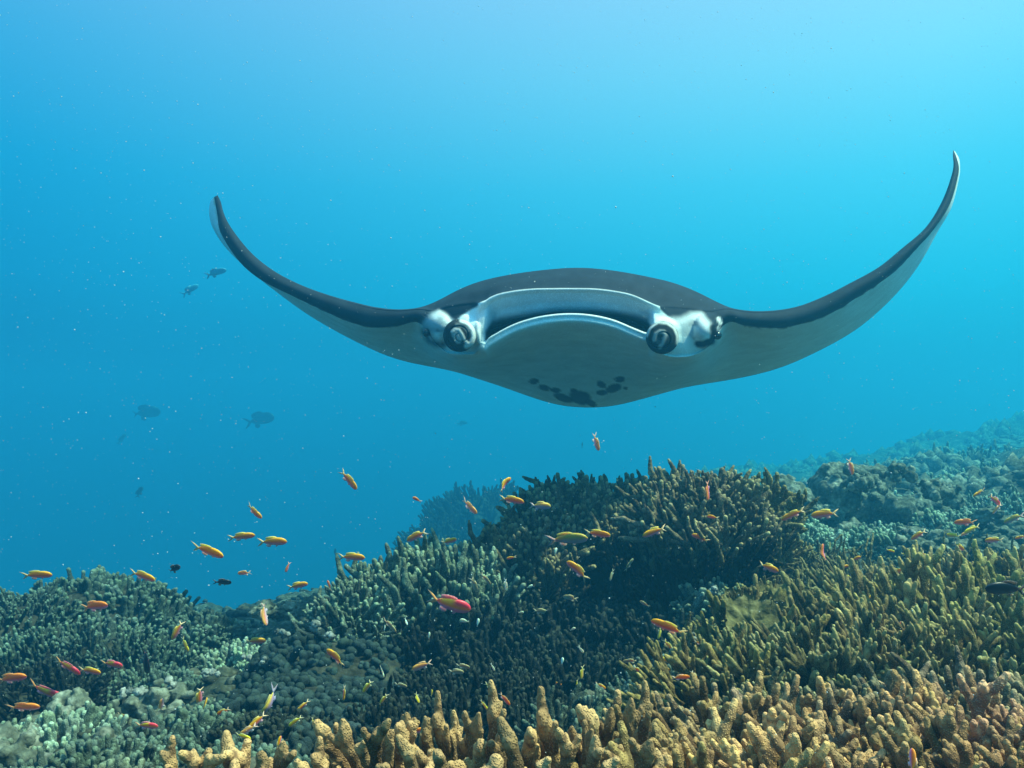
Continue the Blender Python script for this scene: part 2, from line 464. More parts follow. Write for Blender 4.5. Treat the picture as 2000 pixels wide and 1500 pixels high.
def fin_roll(cx, cy, side, R_=32.5):
    """cephalic fin rolled up into a scroll that points forward: rounded drum with the rolled edges in relief on its end"""
    tip_d = 3.33; u = tip_d * .88 / F
    root_c = PM(cx - side * 3, cy - 4, 3.62); tip_c = PM(cx, cy, tip_d)
    ax = tip_c - root_c; Lg = np.linalg.norm(ax); ax /= Lg
    prof_ = [(0, .80), (.2, .86), (.4, .92), (.6, .97), (.75, 1.0), (.86, 1.0), (.92, .985), (.96, .95), (.985, .89), (1.0, .82)] + [(1.0, r) for r in np.linspace(.79, .02, 26)]
    nu = 96; th = np.linspace(0, 2 * math.pi, nu, endpoint=False)
    if side > 0:      # strokes of the scroll end, in photograph pixels from its centre: (points, half width, tone, height)
        st = [([(-15, -8), (-10, -13), (-2, -12), (4, -3), (8, 6), (14, 14)], 2.4, .55, .5), ([(-9, -3), (-6, 2), (-3, 8)], 6.5, .34, .35),
              ([(5, -29), (17, -24), (26, -12), (28, 2), (24, 14), (14, 20)], 5.0, .60, .4), ([(-6, -22), (8, -20), (16, -10)], 3.0, .20, .2)]
    else:
        st = [([(-15, 4), (-12, -8), (-4, -13), (4, -12), (7, -4), (2, 8), (-4, 18)], 3.2, .30, .5), ([(-6, 2), (-5, 8)], 3.5, .10, -.6),
              ([(-30, -4), (-24, -19), (-8, -30), (10, -29), (24, -19), (30, -4), (30, 12)], 1.6, .62, .1)]
    vs = []; cs = []
    for (t, r) in prof_:
        x_ = r * R_ * np.cos(th); y_ = r * R_ * np.sin(th)
        c = np.full((nu, 3), .022) * np.array([1, 1.15, 1.25]); hgt = np.zeros(nu)
        if t > .5:
            for pts, hw, tone, hh in st:
                d = np.full(nu, 1e9)
                for (x0, y0), (x1, y1) in zip(pts[:-1], pts[1:]):
                    q = np.clip(((x_ - x0) * (x1 - x0) + (y_ - y0) * (y1 - y0)) / ((x1 - x0) ** 2 + (y1 - y0) ** 2), 0, 1)
                    d = np.minimum(d, np.hypot(x_ - x0 - q * (x1 - x0), y_ - y0 - q * (y1 - y0)))
                w = sstep(hw + 3.2, hw - 2.2, d)[:, None]
                c = c * (1 - w) + w * tone * np.array([.94, 1, 1]); hgt = hgt + w[:, 0] * hh * .007 * (1 if t >= 1 else 0)
        # spiral groove between the turns of the roll
        if t >= 1:
            g = ((th * side / (2 * math.pi) + r * 2.1) % 1.0); g = np.minimum(g, 1 - g)
            hgt -= .010 * sstep(.13, 0, g) * sstep(.1, .3, r)
            hgt += .016 * (1 - r ** 2)
        p = root_c + ax * (Lg * t) + RGT * 0
        v = p[None] + RGT[None] * (x_ * u)[:, None] - UPV[None] * (y_ * u)[:, None] + ax[None] * hgt[:, None]
        vs.append(v); cs.append(c)
    n = len(prof_); vs = np.array(vs).reshape(-1, 3); cs = np.array(cs).reshape(-1, 3)
    a0 = np.arange(n - 1)[:, None]; b0 = np.arange(nu)[None]
    q = np.stack([a0 * nu + b0, a0 * nu + (b0 + 1) % nu, (a0 + 1) * nu + (b0 + 1) % nu, (a0 + 1) * nu + b0], -1).reshape(-1, 4)
    mm = mesh_from("cephalic_fin", vs, q, m_manta, attrs={"skin": ('FLOAT_COLOR', np.concatenate([cs, np.ones((len(cs), 1))], 1))})
    return under(obj("cephalic_fin", mm), manta)


fin_roll(898, 656, 1)
fin_roll(1293, 660, -1)


def sphere_mesh(name, c, r, mat, sc=(1, 1, 1), n=12):
    b = bmesh.new(); bmesh.ops.create_uvsphere(b, u_segments=n * 2, v_segments=n, radius=1)
    for v in b.verts: v.co = Vector((v.co.x * r * sc[0] + c[0], v.co.y * r * sc[1] + c[1], v.co.z * r * sc[2] + c[2]))
    m = bpy.data.meshes.new(name); b.to_mesh(m); b.free()
    for p in m.polygons: p.use_smooth = True
    m.materials.append(mat); return m


m_eye = material("eye_dark", lambda nt, n, l, b: b.inputs["Base Color"].__setattr__("default_value", (.006, .007, .009, 1)), .15, .6)
for (ex, ey) in ((833, 650), (1401, 655)):
    under(obj("eye", sphere_mesh("eye", PM(ex, ey, 3.615), .017, m_eye)), manta)
# tail
tp = [PM(1130, 770, 5.08), PM(1135, 765, 5.5), PM(1145, 765, 6.0), PM(1158, 762, 6.5)]
tv = []; tf = []
for k, (p, r) in enumerate(zip(tp, (.03, .014, .009, .004))):
    for a in range(8): tv.append(p + np.array([math.cos(a * math.pi / 4) * r, 0, math.sin(a * math.pi / 4) * r]))
for k in range(3):
    for a in range(8): tf.append((k * 8 + a, k * 8 + (a + 1) % 8, k * 8 + 8 + (a + 1) % 8, k * 8 + 8 + a))
tf += [tuple(range(24, 32))]
tm = mesh_from("tail", np.array(tv), tf, m_manta, attrs={"skin": ('FLOAT_COLOR', np.tile([.03, .035, .04, 1], (32, 1)))})
under(obj("tail", tm), manta)
# ------------------------------------------------------------------ sea bed
ANCH = []
for (px, py, d) in [(100, 1620, .8), (500, 1640, .8), (800, 1650, .8), (1100, 1640, .8), (1400, 1620, .85), (1700, 1600, .9), (2000, 1580, .9), (2300, 1550, .9),
                    (1500, 1400, 1.5), (1750, 1350, 1.5), (2050, 1330, 1.5), (1300, 1420, 1.6), (1500, 1300, 2.0), (1750, 1250, 2.0), (2000, 1230, 2.0),
                    (1650, 1210, 2.6), (1900, 1180, 2.6), (1620, 1160, 3.3), (1800, 1120, 3.6), (2000, 1080, 3.6), (1700, 1060, 4.6), (1950, 1030, 4.6),
                    (1800, 975, 6), (2050, 935, 6), (2050, 890, 9), (1900, 915, 9), (2300, 850, 9), (1750, 940, 9), (2000, 850, 22), (2300, 790, 24), (1850, 897, 20), (1500, 985, 7), (1500, 960, 12),
                    (0, 1530, 1.7), (250, 1500, 1.7), (500, 1520, 1.7), (800, 1500, 1.7), (1100, 1480, 1.7), (-400, 1500, 1.7),
                    (100, 1420, 2.4), (350, 1370, 2.4), (600, 1390, 2.3), (900, 1370, 2.4), (1200, 1350, 2.4), (1450, 1290, 2.6), (-300, 1420, 2.5),
                    (200, 1340, 3.3), (450, 1270, 3.3), (600, 1240, 3.4), (850, 1240, 3.4), (1200, 1230, 3.5), (-300, 1340, 3.3),
                    (480, 1215, 4.2), (200, 1270, 4.4), (800, 1200, 4.4), (1200, 1120, 5), (0, 1260, 4.6), (700, 1180, 6), (950, 1130, 7), (1300, 1060, 7), (300, 1230, 6), (500, 1230, 9), (-100, 1260, 7),
                    (900, 1110, 10), (1300, 1010, 10), (500, 1230, 14), (1100, 1060, 15), (1500, 940, 18), (0, 1300, 11), (-500, 1300, 8)]:
    ANCH.append(P(px, py, d))
ANCH = np.array(ANCH + [np.array(v, float) for v in [(-12, 12, -5.5), (-20, 5, -7), (-6, 20, -5.5), (2, 26, -4), (-20, 22, -10), (-12, 34, -12), (10, 28, -1.5), (20, 10, .2), (16, 22, .3), (8, 3, -.3), (6, -2, -.5),
                                                     (-8, 2, -3), (-5, -3, -2.0), (0, -6, -1.2), (14, -6, -.4), (-20, -8, -7), (30, 30, -1), (0, 38, -8), (36, 0, .4), (-38, 38, -14), (-38, -10, -11), (5, 5, -.45)]])


def ground(x, y):
    x = np.asarray(x, float); y = np.asarray(y, float)
    num = 0; den = 0
    for a in ANCH:
        s = 1.0 / (.0 + 1 + .5 * max(a[1], 0)) ** 2
        w = 1.0 / (((x - a[0]) ** 2 + (y - a[1]) ** 2) * s + .006) ** 2
        num = num + w * a[2]; den = den + w
    return num / den


def ground_n(x, y):
    z = ground(x, y); r = np.hypot(x, y)
    p = np.stack([x, y, x * 0], -1)
    am = np.clip(r / 6, .3, 1.6)
    z = z + vnoise(p * 5, 11) * .05 * am + vnoise(p * 12, 12) * .028 + vnoise(p * 1.4, 13) * .08 * np.clip((r - 3) / 6, 0, 2) + vnoise(p * 30, 14) * .012
    return z


def coral_nodes(nt, n, l, b):
    """living coral skin: body colour per colony, pale polyp grains, pale growing tips"""
    oi = n.new("ShaderNodeObjectInfo"); tcn = n.new("ShaderNodeTexCoord")
    at = n.new("ShaderNodeAttribute"); at.attribute_name = "tip"
    vo = n.new("ShaderNodeTexVoronoi"); vo.inputs["Scale"].default_value = 330
    l.new(tcn.outputs["Object"], vo.inputs["Vector"])
    mr = n.new("ShaderNodeMapRange"); mr.inputs[1].default_value = .18; mr.inputs[2].default_value = .50; mr.inputs[3].default_value = 1; mr.inputs[4].default_value = 0
    l.new(vo.outputs["Distance"], mr.inputs[0])
    no = n.new("ShaderNodeTexNoise"); no.inputs["Scale"].default_value = 22; no.inputs["Detail"].default_value = 5
    l.new(tcn.outputs["Object"], no.inputs["Vector"])
    hsv = n.new("ShaderNodeHueSaturation")
    rr = n.new("ShaderNodeMapRange"); rr.inputs[3].default_value = .62; rr.inputs[4].default_value = 1.35; l.new(oi.outputs["Random"], rr.inputs[0])
    l.new(rr.outputs[0], hsv.inputs["Value"]); l.new(oi.outputs["Color"], hsv.inputs["Color"])
    rh = n.new("ShaderNodeMapRange"); rh.inputs[3].default_value = .475; rh.inputs[4].default_value = .525; l.new(no.outputs[0], rh.inputs[0])
    l.new(rh.outputs[0], hsv.inputs["Hue"])
    mxn = n.new("ShaderNodeMix"); mxn.data_type = 'RGBA'; mxn.blend_type = 'MULTIPLY'; mxn.inputs[0].default_value = 1
    r2 = n.new("ShaderNodeMapRange"); r2.inputs[1].default_value = .3; r2.inputs[2].default_value = .7; r2.inputs[3].default_value = .6; r2.inputs[4].default_value = 1.3
    l.new(no.outputs[0], r2.inputs[0]); l.new(hsv.outputs[0], mxn.inputs[6]); l.new(r2.outputs[0], mxn.inputs[7])
    # polyp grains and growing tips are a paler shade of the colony's own colour
    pal1 = n.new("ShaderNodeVectorMath"); pal1.operation = 'MULTIPLY_ADD'; pal1.inputs[1].default_value = (2.7, 2.8, 3.0); pal1.inputs[2].default_value = (.012, .010, .006)
    l.new(mxn.outputs[2], pal1.inputs[0])
    pal2 = n.new("ShaderNodeVectorMath"); pal2.operation = 'MULTIPLY_ADD'; pal2.inputs[1].default_value = (2.7, 2.7, 2.5); pal2.inputs[2].default_value = (.02, .018, .012)
    l.new(mxn.outputs[2], pal2.inputs[0])
    m1 = n.new("ShaderNodeMix"); m1.data_type = 'RGBA'; l.new(mxn.outputs[2], m1.inputs[6]); l.new(pal1.outputs[0], m1.inputs[7])
    f1 = n.new("ShaderNodeMath"); f1.operation = 'MULTIPLY'; f1.inputs[1].default_value = .8; l.new(mr.outputs[0], f1.inputs[0]); l.new(f1.outputs[0], m1.inputs[0])
    m2 = n.new("ShaderNodeMix"); m2.data_type = 'RGBA'; l.new(m1.outputs[2], m2.inputs[6]); l.new(pal2.outputs[0], m2.inputs[7])
    f2 = n.new("ShaderNodeMath"); f2.operation = 'MULTIPLY'; f2.inputs[1].default_value = .95; l.new(at.outputs["Fac"], f2.inputs[0]); l.new(f2.outputs[0], m2.inputs[0])
    l.new(m2.outputs[2], b.inputs["Base Color"])
    bp = n.new("ShaderNodeBump"); bp.inputs["Strength"].default_value = .8; bp.inputs["Distance"].default_value = .0018
    l.new(mr.outputs[0], bp.inputs["Height"]); l.new(bp.outputs[0], b.inputs["Normal"])


m_coral = material("coral_skin", coral_nodes, .8, .12)


def rock_nodes(c1, c2, c3, sc=3.0):
    def f(nt, n, l, b):
        oi = n.new("ShaderNodeObjectInfo"); tcn = n.new("ShaderNodeTexCoord"); ge = n.new("ShaderNodeNewGeometry")
        no = n.new("ShaderNodeTexNoise"); no.inputs["Scale"].default_value = sc; no.inputs["Detail"].default_value = 9; no.inputs["Roughness"].default_value = .68
        l.new(ge.outputs["Position"], no.inputs["Vector"])
        cr = n.new("ShaderNodeValToRGB"); e = cr.color_ramp.elements
        e[0].position = .34; e[0].color = (*c1, 1); e[1].position = .66; e[1].color = (*c3, 1)
        q = e.new(.5); q.color = (*c2, 1)
        l.new(no.outputs[0], cr.inputs[0])
        vo = n.new("ShaderNodeTexVoronoi"); vo.inputs["Scale"].default_value = 46; l.new(ge.outputs["Position"], vo.inputs["Vector"])
        mr = n.new("ShaderNodeMapRange"); mr.inputs[1].default_value = .1; mr.inputs[2].default_value = .7; mr.inputs[3].default_value = 1.25; mr.inputs[4].default_value = .6
        l.new(vo.outputs["Distance"], mr.inputs[0])
        mx = n.new("ShaderNodeMix"); mx.data_type = 'RGBA'; mx.blend_type = 'MULTIPLY'; mx.inputs[0].default_value = 1
        l.new(cr.outputs[0], mx.inputs[6]); l.new(mr.outputs[0], mx.inputs[7]); l.new(mx.outputs[2], b.inputs["Base Color"])
        n2 = n.new("ShaderNodeTexNoise"); n2.inputs["Scale"].default_value = 70; n2.inputs["Detail"].default_value = 6; l.new(ge.outputs["Position"], n2.inputs["Vector"])
        bp = n.new("ShaderNodeBump"); bp.inputs["Strength"].default_value = .9; bp.inputs["Distance"].default_value = .008
        l.new(n2.outputs[0], bp.inputs["Height"]); l.new(bp.outputs[0], b.inputs["Normal"])
    return f


m_bed = material("reef_rock", rock_nodes((.02, .025, .018), (.07, .075, .05), (.24, .23, .17), 6), .9, .1)
m_core = material("dead_coral_base", rock_nodes((.02, .022, .015), (.05, .05, .035), (.10, .10, .07), 9), .9, .05)
m_lump = material("boulder_coral_skin", rock_nodes((.05, .06, .045), (.14, .15, .11), (.38, .38, .30), 12), .85, .1)
m_pale = material("bleached_rubble", rock_nodes((.08, .09, .08), (.26, .27, .24), (.55, .54, .50), 26), .85, .15)

gx = np.sinh(np.linspace(-1, 1, 330) * 4.4) / math.sinh(4.4) * 39.5
gy = -11.5 + (np.sinh(np.linspace(-.42, 1, 330) * 4.4) + math.sinh(.42 * 4.4)) / (math.sinh(4.4) + math.sinh(.42 * 4.4)) * 53.0
gy = np.concatenate([np.linspace(-11.5, 0, 24)[:-1], np.sinh(np.linspace(0, 1, 330) * 3.6) / math.sinh(3.6) * 41.5])
GX, GY = np.meshgrid(gx, gy)
GZ = ground_n(GX, GY)
nxg, nyg = len(gx), len(gy)
a0 = np.arange(nyg - 1)[:, None]; b0 = np.arange(nxg - 1)[None]
gq = np.stack([a0 * nxg + b0, a0 * nxg + b0 + 1, (a0 + 1) * nxg + b0 + 1, (a0 + 1) * nxg + b0], -1).reshape(-1, 4)
bed = obj("seabed", mesh_from("seabed", np.stack([GX, GY, GZ], -1).reshape(-1, 3), gq, m_bed)); bed["kind"] = "structure"


# ------------------------------------------------------------------ organic shapes from distance fields
def vdb_mesh(lo, hi, vox, segs, k):
    n = [int((hi[i] - lo[i]) / vox) + 2 for i in range(3)]
    ax = [(lo[i] + np.arange(n[i]) * vox).astype(np.float32) for i in range(3)]
    big = np.float32(3 * vox + k); f = np.full(n, big, np.float32)
    for (a, b, ra, rb) in segs:
        a = np.asarray(a, np.float32); b = np.asarray(b, np.float32); ab = b - a; L2 = float(ab @ ab) + 1e-9
        m = max(ra, rb) + 3 * vox + k; sl = []
        for i in range(3):
            i0 = max(0, int((min(a[i], b[i]) - m - lo[i]) / vox)); i1 = min(n[i], int((max(a[i], b[i]) + m - lo[i]) / vox) + 2); sl.append(slice(i0, i1))
        ex = ax[0][sl[0]][:, None, None] - a[0]; ey = ax[1][sl[1]][None, :, None] - a[1]; ez = ax[2][sl[2]][None, None, :] - a[2]
        t = np.clip((ex * ab[0] + ey * ab[1] + ez * ab[2]) / L2, 0, 1)
        di = np.sqrt((ex - t * ab[0]) ** 2 + (ey - t * ab[1]) ** 2 + (ez - t * ab[2]) ** 2) - (ra + (rb - ra) * t)
        d = f[sl[0], sl[1], sl[2]]
        h = np.clip(.5 + .5 * (d - di) / k, 0, 1)
        f[sl[0], sl[1], sl[2]] = d * (1 - h) + di * h - k * h * (1 - h)
    f = np.clip(f, -3 * vox, 3 * vox).astype(np.float32)
    g = vdb.FloatGrid(3 * vox); g.copyFromArray(f)
    pts, q = g.convertToQuads(0.0)
    pts = pts * vox + np.array(lo, np.float32)
    q = q[:, ::-1].astype(np.int32)
    # keep only the largest connected piece
    par = np.arange(len(pts))
    while True:
        mn = par[q].min(1); new = par.copy()
        for i in range(4): np.minimum.at(new, q[:, i], mn)
        new = new[new]
        if (new == par).all(): break
        par = new
    u, cnt = np.unique(par, return_counts=True)
    if len(u) > 1:
        kp = par == u[cnt.argmax()]; q = q[kp[q[:, 0]]]; mp = np.cumsum(kp) - 1; pts = pts[kp]; q = mp[q].astype(np.int32)
    return pts, q


def vnormals(p, q):
    e1 = p[q[:, 2]] - p[q[:, 0]]; e2 = p[q[:, 3]] - p[q[:, 1]]
    fn = np.cross(e1, e2); vn = np.zeros_like(p)
    for i in range(4): np.add.at(vn, q[:, i], fn)
    return vn / (np.linalg.norm(vn, axis=1, keepdims=True) + 1e-12)


def stem(R, p, d, length, r0, r1, bend, n=4, upw=.25):
    """a bent tapering stem; returns its segments and its tip"""
    segs = []; p = np.array(p, float); d = np.array(d, float)
    for i in range(n):
        d = d + R.normal(0, bend, 3) + np.array([0, 0, upw / n]); d /= np.linalg.norm(d)
        q = p + d * length / n
        segs.append((p, q, r0 + (r1 - r0) * i / n, r0 + (r1 - r0) * (i + 1) / n)); p = q
    return segs, p, d


def branch_shape(kind, seed):
    R = np.random.default_rng(seed); S = []; tips = []

    def side(p, d, L, r):
        s, t, _ = stem(R, p, d, L, r, r * .66, .10, 3, .5); S.extend(s); tips.append(t)

    def rdir(dd, ang):
        v = R.normal(0, 1, 3); v -= dd * (v @ dd); v /= np.linalg.norm(v)
        return dd * math.cos(ang) + v * math.sin(ang)
    if kind == 'stag':
        s, t, d = stem(R, (0, 0, -.02), rdir(np.array([0, 0, 1.]), .12), .140 + R.uniform(-.015, .02), .0115, .0078, .09, 5)
        S += s; tips.append(t)
        for _ in range(R.integers(2, 5)):
            g = s[R.integers(1, len(s))]; side(g[1], rdir((g[1] - g[0]) / np.linalg.norm(g[1] - g[0]), R.uniform(.45, .9)), R.uniform(.028, .065), .0080)
        for _ in range(R.integers(1, 4)):
            side(t - d * .012, rdir(d, R.uniform(.35, .7)), R.uniform(.016, .034), .0070)
    elif kind == 'club':
        s, t, d = stem(R, (0, 0, -.02), rdir(np.array([0, 0, 1.]), .08), .140 + R.uniform(-.012, .014), .0122, .0066, .075, 5)
        S += s; tips.append(t)
        for _ in range(R.integers(2, 5)):
            g = s[R.integers(1, len(s))]; side(g[1], rdir((g[1] - g[0]) / np.linalg.norm(g[1] - g[0]), R.uniform(.35, .75)), R.uniform(.014, .042), .0072)
        for _ in range(R.integers(1, 4)):
            side(t - d * .014, rdir(d, R.uniform(.3, .7)), R.uniform(.012, .026), .0058)
    elif kind == 'finger':
        for i in range(R.integers(4, 7)):
            s, t, d = stem(R, R.normal(0, .004, 3) * [1, 1, 0] + [0, 0, -.03], rdir(np.array([0, 0, 1.]), R.uniform(.08, .42)), R.uniform(.075, .140), .0082, .0054, .07, 4, .3)
            S += s; tips.append(t)
            for _ in range(R.integers(0, 3)):
                g = s[R.integers(2, 4)]; side(g[1], rdir((g[1] - g[0]) / np.linalg.norm(g[1] - g[0]), R.uniform(.5, .9)), R.uniform(.014, .032), .0055)
    elif kind == 'stub':
        for i in range(R.integers(6, 10)):
            s, t, d = stem(R, R.normal(0, .016, 3) * [1, 1, 0] + [0, 0, -.02], rdir(np.array([0, 0, 1.]), R.uniform(.1, .5)), R.uniform(.045, .085), .0075, .0056, .06, 3, .4)
            S += s; tips.append(t)
    elif kind == 'thin':
        for i in range(R.integers(3, 5)):
            s, t, d = stem(R, (0, 0, -.02), rdir(np.array([0, 0, 1.]), R.uniform(.15, .6)), R.uniform(.10, .16), .0058, .0036, .14, 5, .4)
            S += s; tips.append(t)
            for _ in range(R.integers(2, 5)):
                g = s[R.integers(1, 5)]; side(g[1], rdir((g[1] - g[0]) / np.linalg.norm(g[1] - g[0]), R.uniform(.5, 1.0)), R.uniform(.02, .05), .0038)
    elif kind == 'knob':
        for i in range(R.integers(3, 6)):
            s, t, d = stem(R, (0, 0, -.02), rdir(np.array([0, 0, 1.]), R.uniform(.1, .6)), R.uniform(.05, .075), .012, .012, .05, 2, .1)
            S += s; S.append((t, t + d * .004, .0175, .0175)); tips.append(t + d * .022)
    return S, np.array(tips)


VOX = dict(club=.0017, stag=.0017, finger=.0019, stub=.0021, thin=.0017, knob=.0026)
NVAR = dict(club=9, stag=10, finger=9, stub=6, thin=5, knob=5)
BR = {}
for kind, nv in NVAR.items():
    BR[kind] = []
    for k in range(nv):
        S, tips = branch_shape(kind, 100 + 17 * k + len(kind) * 1000)
        pp = np.array([s[0] for s in S] + [s[1] for s in S]); lo = pp.min(0) - .024; hi = pp.max(0) + .024
        p, q = vdb_mesh(lo, hi, VOX[kind], S, .005 if kind != 'thin' else .003)
        nn = vnormals(p, q)
        p = p + nn * (vnoise(p / .011, k)[:, None] * .0009 + vnoise(p / .0036, k + 50)[:, None] * .0008) * (.6 if kind == 'thin' else 1)
        dt = np.min(np.linalg.norm(p[:, None] - tips[None], axis=2), axis=1)
        rt = dict(club=.0105, stag=.0092, finger=.0062, stub=.0062, thin=.005, knob=.012)[kind]
        tip = sstep(rt * 1.35, rt * .8, dt) * (.35 if kind == 'knob' else 1)
        BR[kind].append(mesh_from(kind + "_coral_branch", p, q, m_coral, attrs={"tip": ('FLOAT', tip)}))

DOMES = []       # for keeping fish in front of the corals: centre, radii


def dome_mesh(a, b, h, pw, seed, nu=48, nv=20, amp=.06, und=0.0):
    th = np.linspace(0, 2 * math.pi, nu, endpoint=False); ph = np.linspace(0, math.pi / 2 * 1.25, nv)
    TH, PH = np.meshgrid(th, ph)
    sx = np.sin(np.minimum(PH, math.pi / 2)); cz = np.cos(PH)
    r = sx ** (2 / pw * 1.0)
    X_ = a * r * np.cos(TH); Y_ = b * r * np.sin(TH); Z_ = np.where(cz > 0, h * np.abs(cz) ** (2 / pw), -h * .6 * np.abs(cz))
    sh = 1 - und * sstep(.75, .1, Z_ / h); X_ = X_ * sh; Y_ = Y_ * sh
    p = np.stack([X_, Y_, Z_], -1); nrm = p / (np.linalg.norm(p, axis=-1, keepdims=True) + 1e-9)
    p = p + nrm * (vnoise(p / (.35 * min(a, b)) + seed, seed) * amp * 2 * min(a, b, h * 2))[..., None]
    a_ = np.arange(nv - 1)[:, None]; b_ = np.arange(nu)[None]
    q = np.stack([a_ * nu + b_, (a_ + 1) * nu + b_, (a_ + 1) * nu + (b_ + 1) % nu, a_ * nu + (b_ + 1) % nu], -1).reshape(-1, 4)
    return p.reshape(-1, 3), q


N_BR = [0]


def branch(root, kind, pos, d, scale, tint, R, zs=1.0, var=None):
    me_ = BR[kind][R.integers(len(BR[kind])) if var is None else var]
    o = bpy.data.objects.new("branch", me_); col.objects.link(o); o.parent = root
    q = Vector((float(d[0]), float(d[1]), float(d[2]))).to_track_quat('Z', 'Y')
    o.rotation_mode = 'QUATERNION'
    o.rotation_quaternion = q @ Vector((0, 0, 1)).rotation_difference(Vector((0, 0, 1))) @ __import__('mathutils').Quaternion((0, 0, 1), R.uniform(0, 6.28))
    o.location = tuple(float(c) for c in pos); o.scale = (scale, scale, scale * zs)
    o.color = (*tint, 1); N_BR[0] += 1
    return o


COLS = dict(tan=(.165, .100, .048), brown=(.115, .088, .048), olive=(.120, .092, .036), green=(.048, .068, .054), grey=(.085, .105, .075), dark=(.009, .012, .010), pale=(.13, .165, .125))  # the near-black tint carries the hollow's shade in the coral colour


def colony(label, px, py, D, a, b, kind, scale=1.0, gap=.045, tint='brown', pw=2.4, up=.45, cat="coral", group="branching coral colonies of the reef",
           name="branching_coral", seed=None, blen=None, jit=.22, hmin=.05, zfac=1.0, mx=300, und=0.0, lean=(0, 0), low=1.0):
    R = np.random.default_rng(int(px * 7 + py * 13 + D * 100) if seed is None else seed)
    top = P(px, py, D); cx, cy = top[0], top[1]
    gz = float(np.min(ground(np.array([cx, cx - a * .6, cx + a * .6, cx]), np.array([cy, cy, cy, cy - b * .7])))) - .02
    bl = (blen if blen is not None else dict(club=.13, stag=.13, finger=.10, stub=.06, thin=.13, knob=.07)[kind]) * scale
    h = max(top[2] - bl * .92 - gz, hmin)
    root = thing(name, label, cat, (cx, cy, gz), group)
    p, q = dome_mesh(a, b, h, pw, R.integers(1000), und=und)
    base_ = obj("base", mesh_from("coral_base", p, q, m_core), root)
    DOMES.append((cx, cy, gz, a + bl * .6, b + bl * .6, h + bl))
    tint = np.array(COLS[tint]) if isinstance(tint, str) else np.array(tint)
    # points spread over the dome
    area = 2 * math.pi * ((a * b) ** .8 + (a * h) ** .8 + (b * h) ** .8) / 3 * 1.0
    n = int(min(max(area / gap ** 2, 10), 1400))
    k = np.arange(n); ph = np.arccos(1 - (k + .5) / n * 1.02 * .98); th = k * 2.399963 + R.uniform(0, 6)
    ph = np.clip(ph + R.normal(0, .05, n), 0, 1.62); th = th + R.normal(0, .15, n)
    r = np.sin(ph) ** (2 / pw); z = np.abs(np.cos(ph)) ** (2 / pw)
    shr = 1 - und * sstep(.75, .1, z)
    pos = np.stack([a * r * np.cos(th) * shr, b * r * np.sin(th) * shr, h * z], -1)
    nor = np.stack([np.cos(th) * np.sin(ph) / a, np.sin(th) * np.sin(ph) / b, np.cos(ph) / h], -1); nor /= np.linalg.norm(nor, axis=1, keepdims=True)
    keep = (nor[:, 1] < .35) | (nor[:, 2] > .6)
    idx = np.nonzero(keep)[0]
    if len(idx) > mx: idx = R.permutation(idx)[:mx]
    for i in idx:
        d = nor[i] * (1 - up) + np.array([lean[0], lean[1], up]) + R.normal(0, jit, 3); d /= np.linalg.norm(d)
        if d[2] < -.1: d[2] = .05
        branch(root, kind, pos[i] - d * .015 * scale, d, scale * R.uniform(.7, 1.2) * (1 if z[i] > .6 else .8), tint * R.uniform(.8, 1.2) * (low if z[i] < .62 else 1) * np.array([1, R.uniform(.95, 1.06), R.uniform(.9, 1.1)]), R, zfac)  # low darkens the lower branches: shade of the mound's front painted into their tint
    return root


# ---- the large mounds
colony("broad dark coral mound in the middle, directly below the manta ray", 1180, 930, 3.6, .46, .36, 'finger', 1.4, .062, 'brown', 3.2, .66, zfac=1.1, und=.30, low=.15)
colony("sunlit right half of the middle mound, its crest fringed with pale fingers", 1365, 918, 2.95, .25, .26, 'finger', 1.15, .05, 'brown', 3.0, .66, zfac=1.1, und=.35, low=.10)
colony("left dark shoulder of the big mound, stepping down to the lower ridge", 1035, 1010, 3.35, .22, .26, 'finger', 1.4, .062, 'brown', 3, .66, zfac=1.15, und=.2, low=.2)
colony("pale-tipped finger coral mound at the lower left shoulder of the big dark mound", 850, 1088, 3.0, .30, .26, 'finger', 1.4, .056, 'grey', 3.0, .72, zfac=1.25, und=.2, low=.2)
colony("dark thicket filling the left of the shaded hollow", 880, 1195, 2.75, .34, .22, 'finger', 1.2, .07, 'dark', 2.6, .5)  # hollow thickets: sunlit spot, so its shade is painted by a near-black tint
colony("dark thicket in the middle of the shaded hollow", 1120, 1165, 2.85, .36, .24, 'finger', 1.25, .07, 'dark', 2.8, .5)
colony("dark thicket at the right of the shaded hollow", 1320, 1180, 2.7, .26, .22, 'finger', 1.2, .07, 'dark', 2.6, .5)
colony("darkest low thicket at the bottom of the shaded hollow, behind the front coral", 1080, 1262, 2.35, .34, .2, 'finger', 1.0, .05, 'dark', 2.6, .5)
colony("small pale finger coral at the left end of the middle ridge, beside open blue water", 705, 1128, 2.8, .15, .2, 'finger', 1.0, .045, 'grey', 2.4, .45)
colony("tall narrow upright coral clump at the right end of the big dark mound", 1490, 930, 3.05, .085, .10, 'finger', 1.15, .045, 'olive', 2.6, .55)
colony("sunlit coral ledge on the right flank of the big dark mound", 1425, 1010, 3.0, .15, .12, 'finger', .85, .042, 'olive', 2.4, .25)
colony("knobbly coral shelf on the dark front, under the sunlit ledge", 1395, 1120, 2.7, .14, .12, 'stub', 1.0, .05, 'grey', 2.4, .3)
colony("rounded blue-green coral mound at the left edge, highest of the left group", 190, 1112, 3.35, .46, .34, 'stub', 1.25, .05, 'green', 2.3, .3)
colony("blue-green coral mound cut by the left edge of the photo", 20, 1150, 3.05, .34, .3, 'finger', .8, .05, 'green', 2.3, .3)
colony("low right shoulder of finely branched coral on the left mound", 375, 1190, 3.3, .17, .22, 'stub', 1.1, .045, 'green', 2.2, .3)
